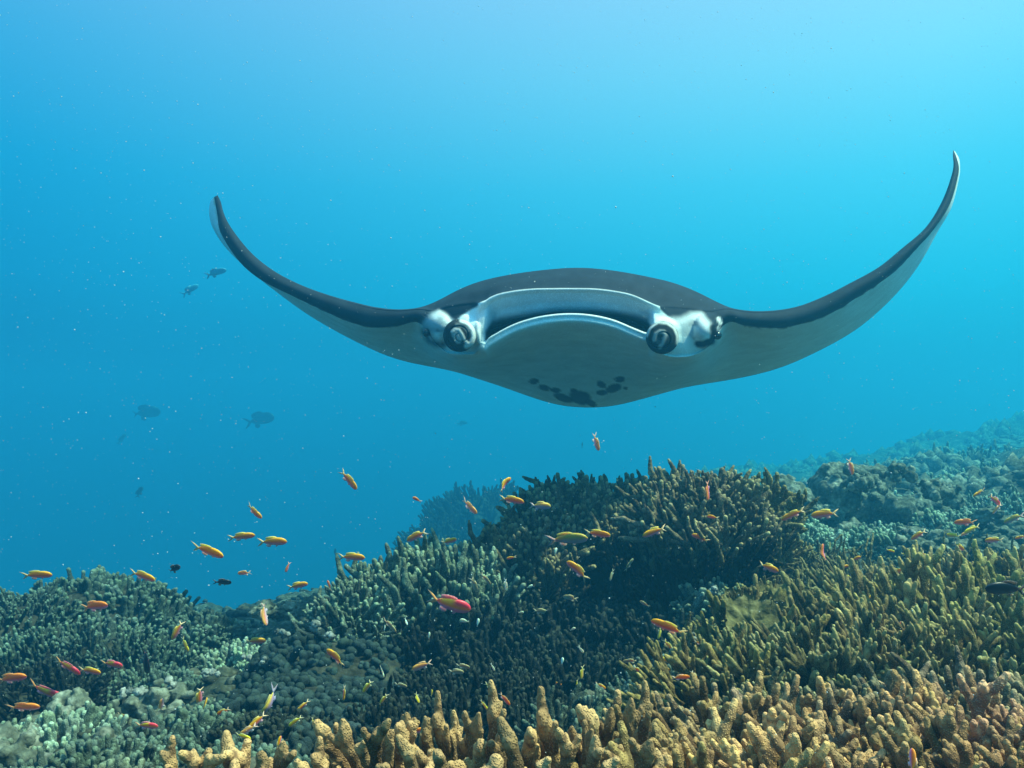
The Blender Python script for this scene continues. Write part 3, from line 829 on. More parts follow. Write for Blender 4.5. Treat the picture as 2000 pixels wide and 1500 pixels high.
colony("lower front slope of finger coral on the left mound, above the pale rubble", 170, 1215, 2.75, .38, .22, 'finger', .85, .05, 'green', 2.2, .3)
colony("distant hazy coral mound behind the middle ridge", 960, 940, 15, 1.4, 1.1, 'finger', 3.4, .22, 'dark', 2.2, .3)
colony("lower left skirt of the distant hazy coral mound", 860, 1010, 13.5, .8, .8, 'finger', 3.0, .22, 'dark', 2.2, .3)
# ---- thin olive thickets on the right
for i, (px, py, D, a, lb) in enumerate([
        (1575, 1050, 3.3, .17, "open thicket of thin olive staghorn just right of the big dark mound"),
        (1680, 1075, 3.1, .17, "thin olive staghorn thicket below the grey boulder coral"),
        (1545, 1120, 2.9, .16, "dim lower thicket of thin coral at the right foot of the dark mound"),
        (1640, 1130, 2.75, .18, "green thin-branched coral below the two orange fish swimming level")]):
    colony(lb, px, py, D, a, a, 'thin', 1.0, .055, 'olive', 2.2, .35)
# ---- the coral field on the right, from far to near
ORD = ["leftmost", "second from the left", "middle", "second from the right", "rightmost"]
ROWS = [("in the farthest row of the right field", 'finger', .85, .048, .19, 2.9, [(1740, 1120), (1850, 1098), (1975, 1085)], 'green', ["leftmost", "middle", "rightmost"]),
        ("in the second farthest row of the right field", 'stag', .70, .042, .17, 2.35, [(1575, 1190), (1700, 1160), (1830, 1135), (1965, 1118)], 'olive', ["leftmost", "second from the left", "second from the right", "rightmost"]),
        ("in the row of long fingers on the right slope", 'stag', .80, .042, .15, 1.85, [(1525, 1240), (1655, 1205), (1790, 1168), (1930, 1160)], 'olive', ["leftmost", "second from the left", "second from the right", "rightmost"]),
        ("in the olive middle row of the right field", 'stag', .58, .033, .13, 1.5, [(1400, 1300), (1530, 1290), (1665, 1270), (1800, 1262), (1940, 1250)], 'olive', ORD),
        ("in the short-fingered brown row of the right field", 'finger', .75, .036, .11, 1.18, [(1440, 1385), (1565, 1372), (1700, 1360), (1835, 1345), (1970, 1335)], 'brown', ORD),
        ("in the sunlit tan row nearest the lower right corner", 'stag', .62, .033, .10, .95, [(1370, 1430), (1510, 1415), (1655, 1420), (1800, 1405), (1950, 1385)], 'tan', ORD),
        ("in the bottom row cut by the lower edge", 'stag', .60, .031, .085, .78, [(1330, 1470), (1480, 1465), (1640, 1475), (1800, 1465), (1960, 1455)], 'tan', ORD)]
for (rl, kind, sc, gap, a, D, pts, tint, od) in ROWS:
    for (px, py), w in zip(pts, od):
        tc_ = np.array(COLS[tint]) * rng.uniform(.75, 1.3) * np.array([rng.uniform(.9, 1.15), 1, rng.uniform(.85, 1.2)])
        what = {'stag': "thick-fingered coral", 'finger': "finger coral", 'stub': "stubby coral"}[kind]
        colony("%s, %s %s" % (what, w, rl), px, py, D, a, a * .9, kind, sc, gap, tc_, 2.3, .42, blen=None, hmin=.04, lean=(-.24, -.10), jit=.30, zfac=1.55 if 'right slope' in rl or 'middle row' in rl or 'second far' in rl else 1.1)
# ---- dim corals of the hollow in the middle and on the left
for (px, py, D, a, kind, sc, gap, tint, lb) in [
        (1350, 1330, 1.75, .15, 'finger', .9, .042, 'green', "green finger coral right of the dark hollow, behind the tan front coral"),
        (1450, 1275, 2.1, .15, 'finger', .9, .044, 'olive', "olive finger coral just below the round plate coral"),
        (1180, 1375, 1.7, .16, 'finger', .85, .045, 'green', "dim green finger coral behind the middle of the front coral"),
        (920, 1320, 2.0, .26, 'finger', .8, .05, 'dark', "dark finger coral low behind the left half of the front coral"),
        (770, 1385, 1.8, .16, 'finger', .8, .05, 'dark', "dark finger coral behind the left end of the front coral"),
        (330, 1395, 1.75, .16, 'stub', 1.0, .038, 'green', "small green stubby coral near the bottom left"),
        (210, 1440, 1.5, .13, 'stub', .9, .036, 'green', "green stubby coral cut by the bottom left edge"),
        (430, 1370, 2.0, .14, 'stub', .9, .038, 'green', "green stubby coral beside the knobbed dark coral"),
        (470, 1450, 1.5, .14, 'stub', .9, .036, 'green', "dark green stubby coral at the bottom, left of centre")]:
    colony(lb, px, py, D, a, a, kind, sc, gap, tint, 2.2, .4)
for (px, py, D, a, lb) in [(650, 1225, 2.6, .28, "knob-ended dark coral on the left slope of the middle ridge"),
                           (560, 1320, 2.1, .20, "round-knobbed dark coral in the lower left hollow"),
                           (690, 1330, 2.1, .20, "round-knobbed dark coral left of the shaded hollow"),
                           (600, 1420, 1.7, .18, "knobbed dark coral near the bottom edge, left of the front coral")]:
    colony(lb, px, py, D, a, a, 'knob', .62, .034, (.022, .036, .034), 2.2, .3, name="knobbed_coral", group="knob-ended dark corals")

for (px, py, D, a, kind, sc, gap, tint, lb) in [
        (60, 1300, 2.35, .22, 'finger', .8, .05, 'dark', "dark finger coral in the shade under the left mound"),
        (300, 1300, 2.5, .16, 'stub', .9, .04, 'green', "blue-green stubby coral under the large oval black fish"),
        (470, 1255, 2.9, .16, 'stub', 1.0, .042, 'pale', "pale stubby coral in the gap between left mound and ridge"),
        (420, 1215, 3.4, .16, 'stub', 1.1, .045, 'grey', "far pale stubby coral at the head of the gap"),
        (110, 1390, 1.9, .14, 'stub', .9, .036, 'pale', "pale encrusted stubby coral near the left edge"),
        (520, 1390, 1.75, .15, 'stub', .85, .036, 'dark', "dark stubby coral between knobbed coral and bottom edge"),
        (95, 1482, 1.45, .13, 'stub', .85, .034, 'green', "stubby coral filling the bottom left corner"),
        (215, 1492, 1.3, .10, 'stub', .8, .032, 'grey', "low stubby coral cut by the bottom edge at left"),
        (1600, 1150, 2.6, .14, 'thin', .9, .05, 'olive', "thin olive coral just above the right slope of long fingers"),
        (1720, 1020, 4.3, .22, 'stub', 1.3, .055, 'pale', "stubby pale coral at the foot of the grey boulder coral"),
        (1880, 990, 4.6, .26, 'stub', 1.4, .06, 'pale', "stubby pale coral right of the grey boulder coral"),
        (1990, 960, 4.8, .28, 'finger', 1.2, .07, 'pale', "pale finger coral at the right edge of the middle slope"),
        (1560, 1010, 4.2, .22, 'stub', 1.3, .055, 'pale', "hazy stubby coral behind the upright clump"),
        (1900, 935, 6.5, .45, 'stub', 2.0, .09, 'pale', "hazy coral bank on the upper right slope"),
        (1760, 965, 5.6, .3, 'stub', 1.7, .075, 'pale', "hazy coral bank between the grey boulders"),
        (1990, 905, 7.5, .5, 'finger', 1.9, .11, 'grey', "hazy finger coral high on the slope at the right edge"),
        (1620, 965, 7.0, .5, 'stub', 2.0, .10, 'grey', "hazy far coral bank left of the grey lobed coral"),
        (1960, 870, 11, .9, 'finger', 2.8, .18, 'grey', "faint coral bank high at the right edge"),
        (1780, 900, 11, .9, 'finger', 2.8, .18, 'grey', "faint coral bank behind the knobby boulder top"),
        (1940, 1075, 3.0, .2, 'thin', 1.1, .06, 'olive', "thin olive coral near the right edge below the cluster of fish"),
        (1800, 1090, 3.2, .18, 'stub', 1.0, .045, 'olive', "low stubby coral under the tiny yellow fish at right")]:
    colony(lb, px, py, D, a, a, kind, sc, gap, tint, 2.2, .4)

# ---- the tan coral at the very front, its fingers one by one
Rf = np.random.default_rng(5)
for lb, lst in (("large tan thick-fingered coral at the bottom centre, nearest the camera", [
        (722, 1640, 690, 1398, .76), (750, 1640, 762, 1386, .75), (790, 1640, 786, 1364, .77), (700, 1560, 664, 1414, .76), (770, 1560, 812, 1394, .78), (735, 1600, 722, 1410, .71),
        (850, 1660, 856, 1392, .80), (885, 1660, 880, 1358, .81), (905, 1650, 913, 1364, .79), (940, 1650, 972, 1363, .80), (970, 1640, 1006, 1388, .78), (1000, 1640, 1030, 1374, .80),
        (1050, 1640, 1068, 1354, .81), (1090, 1650, 1094, 1351, .79), (1120, 1640, 1150, 1392, .78), (1160, 1640, 1186, 1346, .80), (1190, 1640, 1216, 1360, .79), (1225, 1640, 1256, 1364, .81),
        (860, 1640, 820, 1440, .74), (930, 1640, 900, 1440, .72), (985, 1650, 955, 1432, .73), (1040, 1640, 1030, 1440, .70), (1090, 1640, 1130, 1440, .72), (1150, 1640, 1165, 1455, .69), (1220, 1640, 1240, 1430, .73),
        (800, 1600, 838, 1470, .70), (760, 1640, 745, 1470, .68), (880, 1600, 868, 1480, .67), (960, 1600, 990, 1478, .66), (1080, 1600, 1070, 1482, .66), (1180, 1600, 1200, 1482, .67), (1270, 1640, 1300, 1400, .83), (1290, 1640, 1285, 1450, .75)]),
        ("pair of tan coral fingers at the bottom, left of the large front coral", [(625, 1640, 632, 1462, .72), (640, 1630, 648, 1475, .73)]),
        ("spreading tan coral clump cut by the bottom edge, left of centre", [(480, 1640, 468, 1478, .72), (500, 1620, 487, 1456, .73), (510, 1620, 512, 1458, .71), (530, 1620, 568, 1466, .72), (460, 1600, 452, 1484, .70)]),
        ("little tan coral clump with only its tips above the bottom left edge", [(350, 1620, 340, 1482, .70), (375, 1620, 372, 1474, .70), (395, 1620, 402, 1478, .71), (410, 1620, 418, 1480, .69)])):
    b0_ = P(lst[0][0], lst[0][1], lst[0][4])
    root = thing("staghorn_coral", lb, "coral", b0_, "tan front corals")
    for (bx, by, tx, ty, D) in lst:
        for rep in range(4 if len(lst) > 6 else 2):
            dd = .035 * rep
            p0 = P(bx + rep * Rf.uniform(-30, 30), by, D + .02 + dd); p1 = P(tx + rep * Rf.uniform(-28, 28), ty + rep * Rf.uniform(20, 60), D - .015 + dd)
            d = p1 - p0; Ln = np.linalg.norm(d); sc = Rf.uniform(.56, .74)
            branch(root, 'club', p0 - b0_ + d / Ln * .016, d / Ln, sc, np.array(COLS['tan']) * Rf.uniform(.9, 1.15), Rf, Ln / (.163 * sc))
print("branches", N_BR[0])

# ------------------------------------------------------------------ boulder corals, plate coral, rubble
def lump_shape(seed, n, spread, r0, r1, flat=.6, vox=.012, knobs=0):
    R = np.random.default_rng(seed); S = []
    for _ in range(n):
        c = R.normal(0, 1, 3) * spread * np.array([1, .8, flat]); c[2] = abs(c[2]); r = R.uniform(r0, r1)
        S.append((c, c + R.normal(0, .3, 3) * r, r, r * .8))
        for _ in range(knobs):
            v = R.normal(0, 1, 3); v[2] = abs(v[2]) * 1.2; v /= np.linalg.norm(v)
            S.append((c + v * r * .8, c + v * r * 1.12, r * .26, r * .22))
    pp = np.array([s[0] for s in S] + [s[1] for s in S]); lo = pp.min(0) - r1 * 1.3; hi = pp.max(0) + r1 * 1.3
    p, q = vdb_mesh(lo, hi, vox, S, r0 * .35)
    nn = vnormals(p, q)
    return p + nn * (vnoise(p / (r0 * .8), seed)[:, None] * r0 * .35 + vnoise(p / (r0 * .3), seed + 9)[:, None] * r0 * .17), q


LUMP = [mesh_from("boulder_coral", *lump_shape(40 + k, 16, .26, .05, .13, .8, .010, 5), m_lump) for k in range(4)]
CRUST = [mesh_from("encrusted_rock", *lump_shape(140 + k, 60, .10, .010, .030, .42, .006, 2), m_lump) for k in range(3)]
RUB = [mesh_from("coral_rubble_piece", *lump_shape(80 + k, 14, .026, .004, .012, .38, .0022, 2), m_pale) for k in range(4)]


def place(name, me_, label, cat, px, py, D, sc, group=None, rz=0, lift=0.0, top=True, tint=None, mat=None):
    p = P(px, py, D)
    zt = max(v.co.z for v in me_.vertices) * (sc[2] if hasattr(sc, '__len__') else sc)
    o = thing(name, label, cat, (p[0], p[1], p[2] - (zt if top else 0)), group, me_)
    o.scale = sc if hasattr(sc, '__len__') else (sc, sc, sc); o.rotation_euler = (0, 0, rz)
    return o


for i, (px, py, D, sc, lb) in enumerate([
        (1740, 905, 4.9, (1.25, 1, 1.05), "big grey lobed boulder coral with a knobby pale top on the right"),
        (1650, 925, 4.7, (.8, .9, .95), "left overhanging shoulder of grey lobed coral with a dark front"),
        (1830, 945, 5.0, (.8, .9, .8), "rounded grey boulder coral right of the big knobby one"),
        (1930, 985, 4.4, (.7, .8, .5), "low lumpy coral near the right edge below the far slope"),
        (1770, 1035, 4.0, (.55, .6, .4), "pale-topped rock ledge below the big grey boulder coral"),
        (1880, 1050, 3.8, (.5, .6, .4), "lumpy green rock under the cluster of orange fish on the right"),
        (1570, 985, 4.6, (.5, .6, .4), "small hazy boulder between the dark mound and the grey lobed coral"),
        (1960, 1040, 3.6, (.5, .6, .35), "low knobby coral at the right edge, level with the distant mound foot"),
        (1560, 945, 9.5, (.9, 1, .5), "hazy far boulder just right of the upright coral clump"),
        (1880, 915, 10, (1.2, 1.3, .6), "hazy lumps on the far slope behind the grey boulder coral"),
        (1990, 885, 11, (1.4, 1.4, .8), "hazy dark boulder on the far slope at the right edge"),
        (1990, 848, 18.0, (2.2, 2, 1), "faintest high boulder on the far slope at the right edge"),
        (1830, 888, 17, (2.2, 2, .7), "faint low boulder on the far slope above the grey lobed coral"),
        (1670, 912, 15, (1.8, 1.8, .5), "faint far boulder left of the knobby pale top"),
        (545, 1168, 3.2, (.30, .4, .26), "brownish rounded boulder on the left end of the middle ridge"),
        (610, 1158, 3.3, (.22, .3, .24), "pale knobbed boulder behind the little orange fish left of the ridge"),
        (480, 1200, 3.5, (.22, .3, .2), "small pale-rimmed boulder in the gap between left mound and ridge"),
        (1700, 903, 4.6, (1.05, 1.1, 1.2), "pale knobby crust on the left part of the big boulder's crown"),
        (1765, 900, 4.6, (1.05, 1.1, 1.1), "pale knobby crust on the right part of the big boulder's crown"),
        (1835, 935, 4.5, (1.05, 1.1, 1.1), "pale knobby crust on the rounded grey boulder's top"),
        (1785, 1032, 3.7, (1.05, 1.1, .9), "bright knobby crust on the rock ledge under the boulder"),
        (110, 1345, 2.1, (1.05, 1.05, .95), "dim boulder in the shade below the left mound"),
        (300, 1325, 2.4, (1.05, 1.05, .95), "pale encrusted rock ridge below the dark oval fish"),
        (400, 1345, 2.4, (1.05, 1.05, .95), "pale encrusted rock right of the lower left ridge"),
        (200, 1370, 2.1, (1.05, 1.05, .95), "blue-green encrusted rock in the lower left"),
        (60, 1420, 1.8, (1.05, 1.05, .95), "encrusted rock at the left edge near the bottom"),
        (130, 1455, 1.6, (.8, .8, .7), "pale green lump in the bottom left corner")]):
    o = place("boulder_coral", CRUST[i % 3] if sc[0] == 1.05 or sc[0] == .8 and sc[2] == .7 else LUMP[i % 4], lb, "coral", px, py, D, sc, "boulder corals and encrusted rocks", rz=i * 1.3)
for i, (px, py, D, sc, lb) in enumerate([
        (620, 1212, 2.45, 1.1, "white rubble chunk lit by the sun on the left slope of the ridge"), (560, 1228, 2.45, .8, "small white rubble beside the brownish boulder"),
        (655, 1228, 2.4, .8, "white rubble just right of the sunlit chunk"), (480, 1275, 2.3, .7, "small pale rubble below the orange fish left of centre"), (520, 1280, 2.25, .6, "tiny pale rubble on the knobbed coral"),
        (1372, 1255, 2.0, .9, "white rubble knob left of the round plate coral"), (1440, 1238, 2.05, 1.0, "white-edged rubble just under the plate coral"), (1352, 1238, 2.05, .6, "small white rubble left of the plate coral"),
        (320, 1320, 2.2, 1.0, "white-crusted rubble in the lower left"), (250, 1345, 2.0, .9, "pale rubble below the white-crusted one"), (420, 1310, 2.3, .9, "pale rubble under the two orange fish at lower left"),
        (1785, 1030, 3.7, 1.4, "bright rubble on the ledge below the grey boulder coral"), (1400, 1145, 2.45, .8, "white broken piece on the right front of the dark mound"), (1470, 1160, 2.4, .8, "white broken piece under the upright clump")]):
    place("rubble", RUB[i % 4], lb, "rubble", px, py, D, sc, "pale rubble pieces on the reef", rz=i * 2.1)


m_plate = material("plate_coral_skin", rock_nodes((.09, .085, .035), (.15, .135, .055), (.24, .21, .10), 30), .85, .1)


def plate_coral(label, px, py, D, rad, tilt):
    R = np.random.default_rng(int(px)); c = P(px, py, D)
    root = thing("plate_coral", label, "coral", c, "plate corals")
    nu, nv = 72, 14; v = []
    for s in (1, -1):
        for j in range(nv):
            rr = (j / (nv - 1)) * rad
            for k in range(nu):
                t = k / nu * 2 * math.pi
                w = 1 + .10 * math.sin(3 * t + 1) + .06 * math.sin(7 * t) + .04 * math.sin(13 * t)
                z = .30 * rad * (rr / rad) ** 2 + .003 * math.sin(11 * t) * (rr / rad) + .004 * math.sin(5 * t + 60 * rr) + (.006 if s > 0 else -.006 - .12 * rad * (1 - rr / rad))
                v.append((rr * w * math.cos(t), rr * w * math.sin(t), z))
    v = np.array(v); v[:, 2] += vnoise(v / .014, 5) * .005 + vnoise(v / .006, 6) * .002
    f = []
    for s in range(2):
        o_ = s * nu * nv
        for j in range(nv - 1):
            for k in range(nu):
                q = (o_ + j * nu + k, o_ + j * nu + (k + 1) % nu, o_ + (j + 1) * nu + (k + 1) % nu, o_ + (j + 1) * nu + k)
                f.append(q[::-1] if s == 0 else q)
    for k in range(nu): f.append(((nv - 1) * nu + k, (nv - 1) * nu + (k + 1) % nu, nu * nv + (nv - 1) * nu + (k + 1) % nu, nu * nv + (nv - 1) * nu + k))
    pl = obj("plate", mesh_from("plate", v, np.array(f), m_plate), root); pl.rotation_euler = tilt
    rm = Matrix(pl.rotation_euler.to_matrix())
    for k in range(26):
        t = k / 26 * 2 * math.pi + R.uniform(-.1, .1); rr = rad * R.uniform(.86, 1.08)
        p = rm @ Vector((rr * math.cos(t), rr * math.sin(t), .28 * rad)); d = rm @ Vector((math.cos(t) * .7, math.sin(t) * .7, .9))
        branch(root, 'stub', p, d, .30, COLS['olive'], R)
    gz = float(ground(c[0], c[1])) - .05
    st, sq = dome_mesh(rad * .4, rad * .4, max(c[2] - gz, .05), 2, 3, 20, 8)
    st = obj("stalk", mesh_from("stalk", st, sq, m_core), root); st.location = (0, 0, gz - c[2])
    return root


plate_coral("round olive plate coral with a raised rim, right of the dark hollow", 1465, 1222, 1.85, .078, (.62, .05, 0))
plate_coral("second plate coral, overlapping behind the round olive one", 1535, 1198, 1.98, .085, (.5, -.15, .6))

# loose rubble and stubs on the bed, beyond counting
rv = []; rf = []; nb = 0
R = np.random.default_rng(21)
tmpl = []
for me_ in RUB[:3]:
    bmx = bmesh.new(); bmesh.ops.create_icosphere(bmx, subdivisions=1, radius=1)
    tv = np.array([v.co[:] for v in bmx.verts]); tq = np.array([[v.index for v in f.verts] for f in bmx.faces]); bmx.free()
    tv = tv * (1 + .45 * vnoise(tv * 1.7 + len(tmpl) * 9, len(tmpl))[:, None]); tmpl.append((tv, tq))
for _ in range(9000):
    y = R.uniform(0, 1) ** 1.6 * 8.0 + 1.5; x = R.uniform(-1, 1) * (y * .75 + .4)
    s = R.uniform(.006, .028) * (1 + y * .12)
    tv, tq = tmpl[R.integers(3)]
    a = R.uniform(0, 6.28); ca, sa = math.cos(a), math.sin(a)
    v = tv * s * np.array([1.6, 1, .7]); v = np.stack([v[:, 0] * ca - v[:, 1] * sa, v[:, 0] * sa + v[:, 1] * ca, v[:, 2]], -1)
    rv.append(v + np.array([x, y, 0])); rf.append(tq + nb); nb += len(tv)
rv = np.concatenate(rv); rf = np.concatenate(rf)
cen = rv.reshape(-1, 12, 3)[:, :, :2].mean(1); cz = ground_n(cen[:, 0], cen[:, 1])
rv = rv + np.repeat(np.stack([cz * 0, cz * 0, cz + .004], -1), 12, axis=0)
rub = obj("loose_rubble", mesh_from("loose_rubble", rv, rf, m_bed)); rub["kind"] = "stuff"
rub["label"] = "loose dead coral rubble strewn over the reef floor"; rub["category"] = "rubble"

# coral growth on the far slope, too fine and too far to tell apart
R = np.random.default_rng(31)
gv = []; gf = []; nb = 0
for _ in range(5200):
    y = R.uniform(5.0, 27); x = R.uniform(.02, .85) * y * R.uniform(.6, 1.2)
    big = (.035 + .011 * y) * R.uniform(.4, 1.1)
    if vnoise(np.array([x * .8, y * .8, 0.]), 61) < -.1: continue
    for q in range(3):
        tv, tq = tmpl[R.integers(3)]
        s = big * R.uniform(.35, .8)
        dx, dy = R.normal(0, big * .8, 2)
        z = float(vnoise(np.array([x, y, q * 1.]), 3)) * .02
        gv.append(tv * s * np.array([1, 1, R.uniform(.7, 1.7)]) + np.array([x + dx, y + dy, z])); gf.append(tq + nb); nb += len(tv)
gv = np.concatenate(gv); gf = np.concatenate(gf)
cen = gv.reshape(-1, 12, 3)[:, :, :2].mean(1); cz = ground_n(cen[:, 0], cen[:, 1])
gv = gv + np.repeat(np.stack([cz * 0, cz * 0, cz], -1), 12, axis=0)
gr = obj("far_coral_growth", mesh_from("far_coral_growth", gv, gf, m_lump)); gr["kind"] = "stuff"
gr["label"] = "hazy knobby coral growth covering the far slope"; gr["category"] = "coral"
# ------------------------------------------------------------------ fish
def fish_nodes(nt, n, l, b):
    at = n.new("ShaderNodeAttribute"); at.attribute_name = "skin"
    tcn = n.new("ShaderNodeTexCoord"); no = n.new("ShaderNodeTexNoise"); no.inputs["Scale"].default_value = 14; no.inputs["Detail"].default_value = 4
    l.new(tcn.outputs["Object"], no.inputs["Vector"])
    mr = n.new("ShaderNodeMapRange"); mr.inputs[3].default_value = .8; mr.inputs[4].default_value = 1.2; l.new(no.outputs[0], mr.inputs[0])
    mx = n.new("ShaderNodeMix"); mx.data_type = 'RGBA'; mx.blend_type = 'MULTIPLY'; mx.inputs[0].default_value = 1
    l.new(at.outputs["Color"], mx.inputs[6]); l.new(mr.outputs[0], mx.inputs[7]); l.new(mx.outputs[2], b.inputs["Base Color"])
    b.inputs["Subsurface Weight"].default_value = 0.5; b.inputs["Subsurface Radius"].default_value = (1, .45, .25); b.inputs["Subsurface Scale"].default_value = .012


m_fish = material("fish_skin", fish_nodes, .38, .4)
m_fin = material("fin_membrane", fish_nodes, .5, .3)

# colours: back, flank, belly, tail, dorsal fin
PALETTE = dict(
    orange=((.99, .40, .0), (.99, .15, .0), (.85, .24, .34), (.85, .40, .20), (.90, .45, .05)),
    red=((.90, .06, .10), (.98, .26, .01), (.80, .20, .42), (.90, .22, .08), (.85, .06, .20)),
    scarlet=((.99, .26, .02), (.98, .12, .02), (.75, .22, .40), (.85, .18, .10), (.9, .14, .05)),
    yellow=((.98, .66, .02), (.95, .46, .02), (.50, .42, .22), (.55, .40, .12), (.7, .5, .05)),
    pink=((.99, .40, .08), (.95, .28, .20), (.85, .50, .60), (.85, .35, .30), (.9, .3, .15)),
    lilac=((.90, .52, .08), (.52, .30, .40), (.46, .32, .52), (.5, .3, .4), (.7, .4, .1)),
    olive=((.52, .38, .05), (.40, .26, .20), (.36, .30, .42), (.45, .22, .30), (.45, .35, .05)),
    grey=((.34, .30, .14), (.30, .28, .18), (.42, .42, .38), (.30, .28, .2), (.3, .28, .15)),
    haze=((.05, .30, .45), (.05, .30, .45), (.06, .34, .5), (.05, .30, .45), (.05, .30, .45)),  # blue-grey fish with the haze of the water mixed into their colour
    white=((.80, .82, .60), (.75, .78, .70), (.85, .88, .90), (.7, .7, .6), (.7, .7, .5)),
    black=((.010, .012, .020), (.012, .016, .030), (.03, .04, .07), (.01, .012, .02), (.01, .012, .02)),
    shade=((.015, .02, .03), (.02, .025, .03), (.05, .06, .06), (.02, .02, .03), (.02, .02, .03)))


def fish_meshes(pal, depth, bend, tail_len, key):
    bk, fl, be, tl, dr = [np.array(c) for c in PALETTE[pal]]
    us = np.linspace(0, 1, 22); nr = 18
    xs = .5 - us * .74                                  # body from .5 to -.24

    def bendy(v):
        v = v.copy(); x = v[:, 0]; v[:, 1] = v[:, 1] + bend * ((.25 - x) ** 2) * (x < .25); return v
    hh = depth * np.clip(np.sin(np.pi * np.clip(us, 0, 1) ** .72), 0, 1) ** .72 * (1 - .10 * us) + .026 * sstep(.3, 1, us) + .004
    zc = .012 * np.sin(np.pi * us) - .02 * (1 - us) ** 3
    v = []; c = []
    for x, h, z0, u in zip(xs, hh, zc, us):
        a = np.linspace(0, 2 * np.pi, nr, endpoint=False)
        z = h * np.sin(a); y = h * .44 * (1 - .35 * u) * np.sign(np.cos(a)) * np.abs(np.cos(a)) ** .8
        v.append(np.stack([np.full(nr, x), y, z + z0], -1))
        t = z / (h + 1e-6)
        w1 = sstep(.0, .65, t)[:, None]; w2 = sstep(-.05, -.5, t)[:, None]
        cc = fl * (1 - w1) + bk * w1; cc = cc * (1 - w2) + be * w2
        if pal == 'red':
            wy = sstep(.42, .62, u) * sstep(1, .8, u) * w1; cc = cc * (1 - wy) + np.array([.95, .62, .02]) * wy
        c.append(cc)
    n = len(us); v.append(np.array([[xs[0] + .006, 0, zc[0]]])); c.append(fl[None]); v.append(np.array([[xs[-1] - .004, 0, zc[-1]]])); c.append(tl[None])
    V_ = np.concatenate(v); C_ = np.concatenate(c)
    F_ = [(i * nr + j, (i + 1) * nr + j, (i + 1) * nr + (j + 1) % nr, i * nr + (j + 1) % nr) for i in range(n - 1) for j in range(nr)]
    F_ += [(n * nr, j, (j + 1) % nr) for j in range(nr)] + [(n * nr + 1, (n - 1) * nr + (j + 1) % nr, (n - 1) * nr + j) for j in range(nr)]

    def mk(nm, V_, F_, C_, mat):
        return mesh_from(nm, bendy(V_), F_, mat, attrs={"skin": ('FLOAT_COLOR', np.concatenate([C_, np.ones((len(C_), 1))], 1))})

    def fin(nm, outline, colour, th=.006):
        """thin webbed fin with thickness, outline in x,z"""
        o = np.array(outline, float); m_ = len(o); cen = o.mean(0)
        V_ = []; 
        for s in (1, -1):
            V_ += [(p[0], s * th * .25, p[1]) for p in o] + [(cen[0], s * th, cen[1])]
        F_ = [(k, (k + 1) % m_, m_) for k in range(m_)] + [(m_ + 1 + (k + 1) % m_, m_ + 1 + k, 2 * m_ + 1) for k in range(m_)]
        F_ += [(k, m_ + 1 + k, m_ + 1 + (k + 1) % m_, (k + 1) % m_) for k in range(m_)]
        C_ = np.tile(colour, (len(V_), 1)) * (1 + .12 * rng.normal(0, 1, (len(V_), 1))); C_ = np.clip(C_, 0, 1)
        return mk(nm, np.array(V_), F_, C_, m_fin)
    t = tail_len
    out = {}
    out['body'] = mk("fish_body", V_, F_, C_, m_fish)
    out['caudal_fin'] = fin("caudal_fin", [(-.215, .024), (-.27, .052), (-.34, .115), (-.26 - t, .165), (-.34, .062), (-.305, .012), (-.30, 0), (-.305, -.012), (-.34, -.062), (-.26 - t, -.165), (-.34, -.115), (-.27, -.052), (-.215, -.024)], tl)
    d = depth
    out['dorsal_fin'] = fin("dorsal_fin", [(.20, d * .86), (.17, d * 1.25), (.10, d * 1.42), (.0, d * 1.44), (-.08, d * 1.36), (-.17, d * 1.18), (-.18, d * .62), (-.10, d * .55), (.05, d * .80)], dr)
    out['anal_fin'] = fin("anal_fin", [(.0, -d * .85), (-.03, -d * 1.3), (-.10, -d * 1.42), (-.18, -d * 1.1), (-.15, -d * .5), (-.05, -d * .7)], be)
    out['pelvic_fin'] = fin("pelvic_fin", [(.22, -d * .80), (.17, -d * 1.30), (.12, -d * 1.35), (.15, -d * .8)], be)
    e = []
    for s in (1, -1):
        e.append(sphere_mesh("fish_eye", (.405, s * .030 - (0 if True else 0), .022), .020, m_eye, (1, .5, 1), 6))
    out['eyes'] = e
    out['plain'] = None
    return out


FM = {}


def get_fm(pal, bend, shape):
    k = (pal, bend, shape)
    if k not in FM:
        d = {'slim': .138, 'deep': .165, 'oval': .22}[shape]
        FM[k] = fish_meshes(pal, d, bend, {'slim': .20, 'deep': .22, 'oval': .12}[shape], k)
    return FM[k]


DOM = np.array(DOMES)


def reef_depth(px, py, dmax):
    ds = np.arange(.45, dmax + .01, .04)
    p = P(np.full(len(ds), px), np.full(len(ds), py), ds)
    hit = p[:, 2] < ground(p[:, 0], p[:, 1]) + .04
    for (cx, cy, cz, a, b, h) in DOM:
        q = ((p[:, 0] - cx) / a) ** 2 + ((p[:, 1] - cy) / b) ** 2 + (np.maximum(p[:, 2] - cz, 0) / h) ** 2
        hit |= q < 1.0
    i = np.nonzero(hit)[0]
    return ds[i[0]] if len(i) else dmax


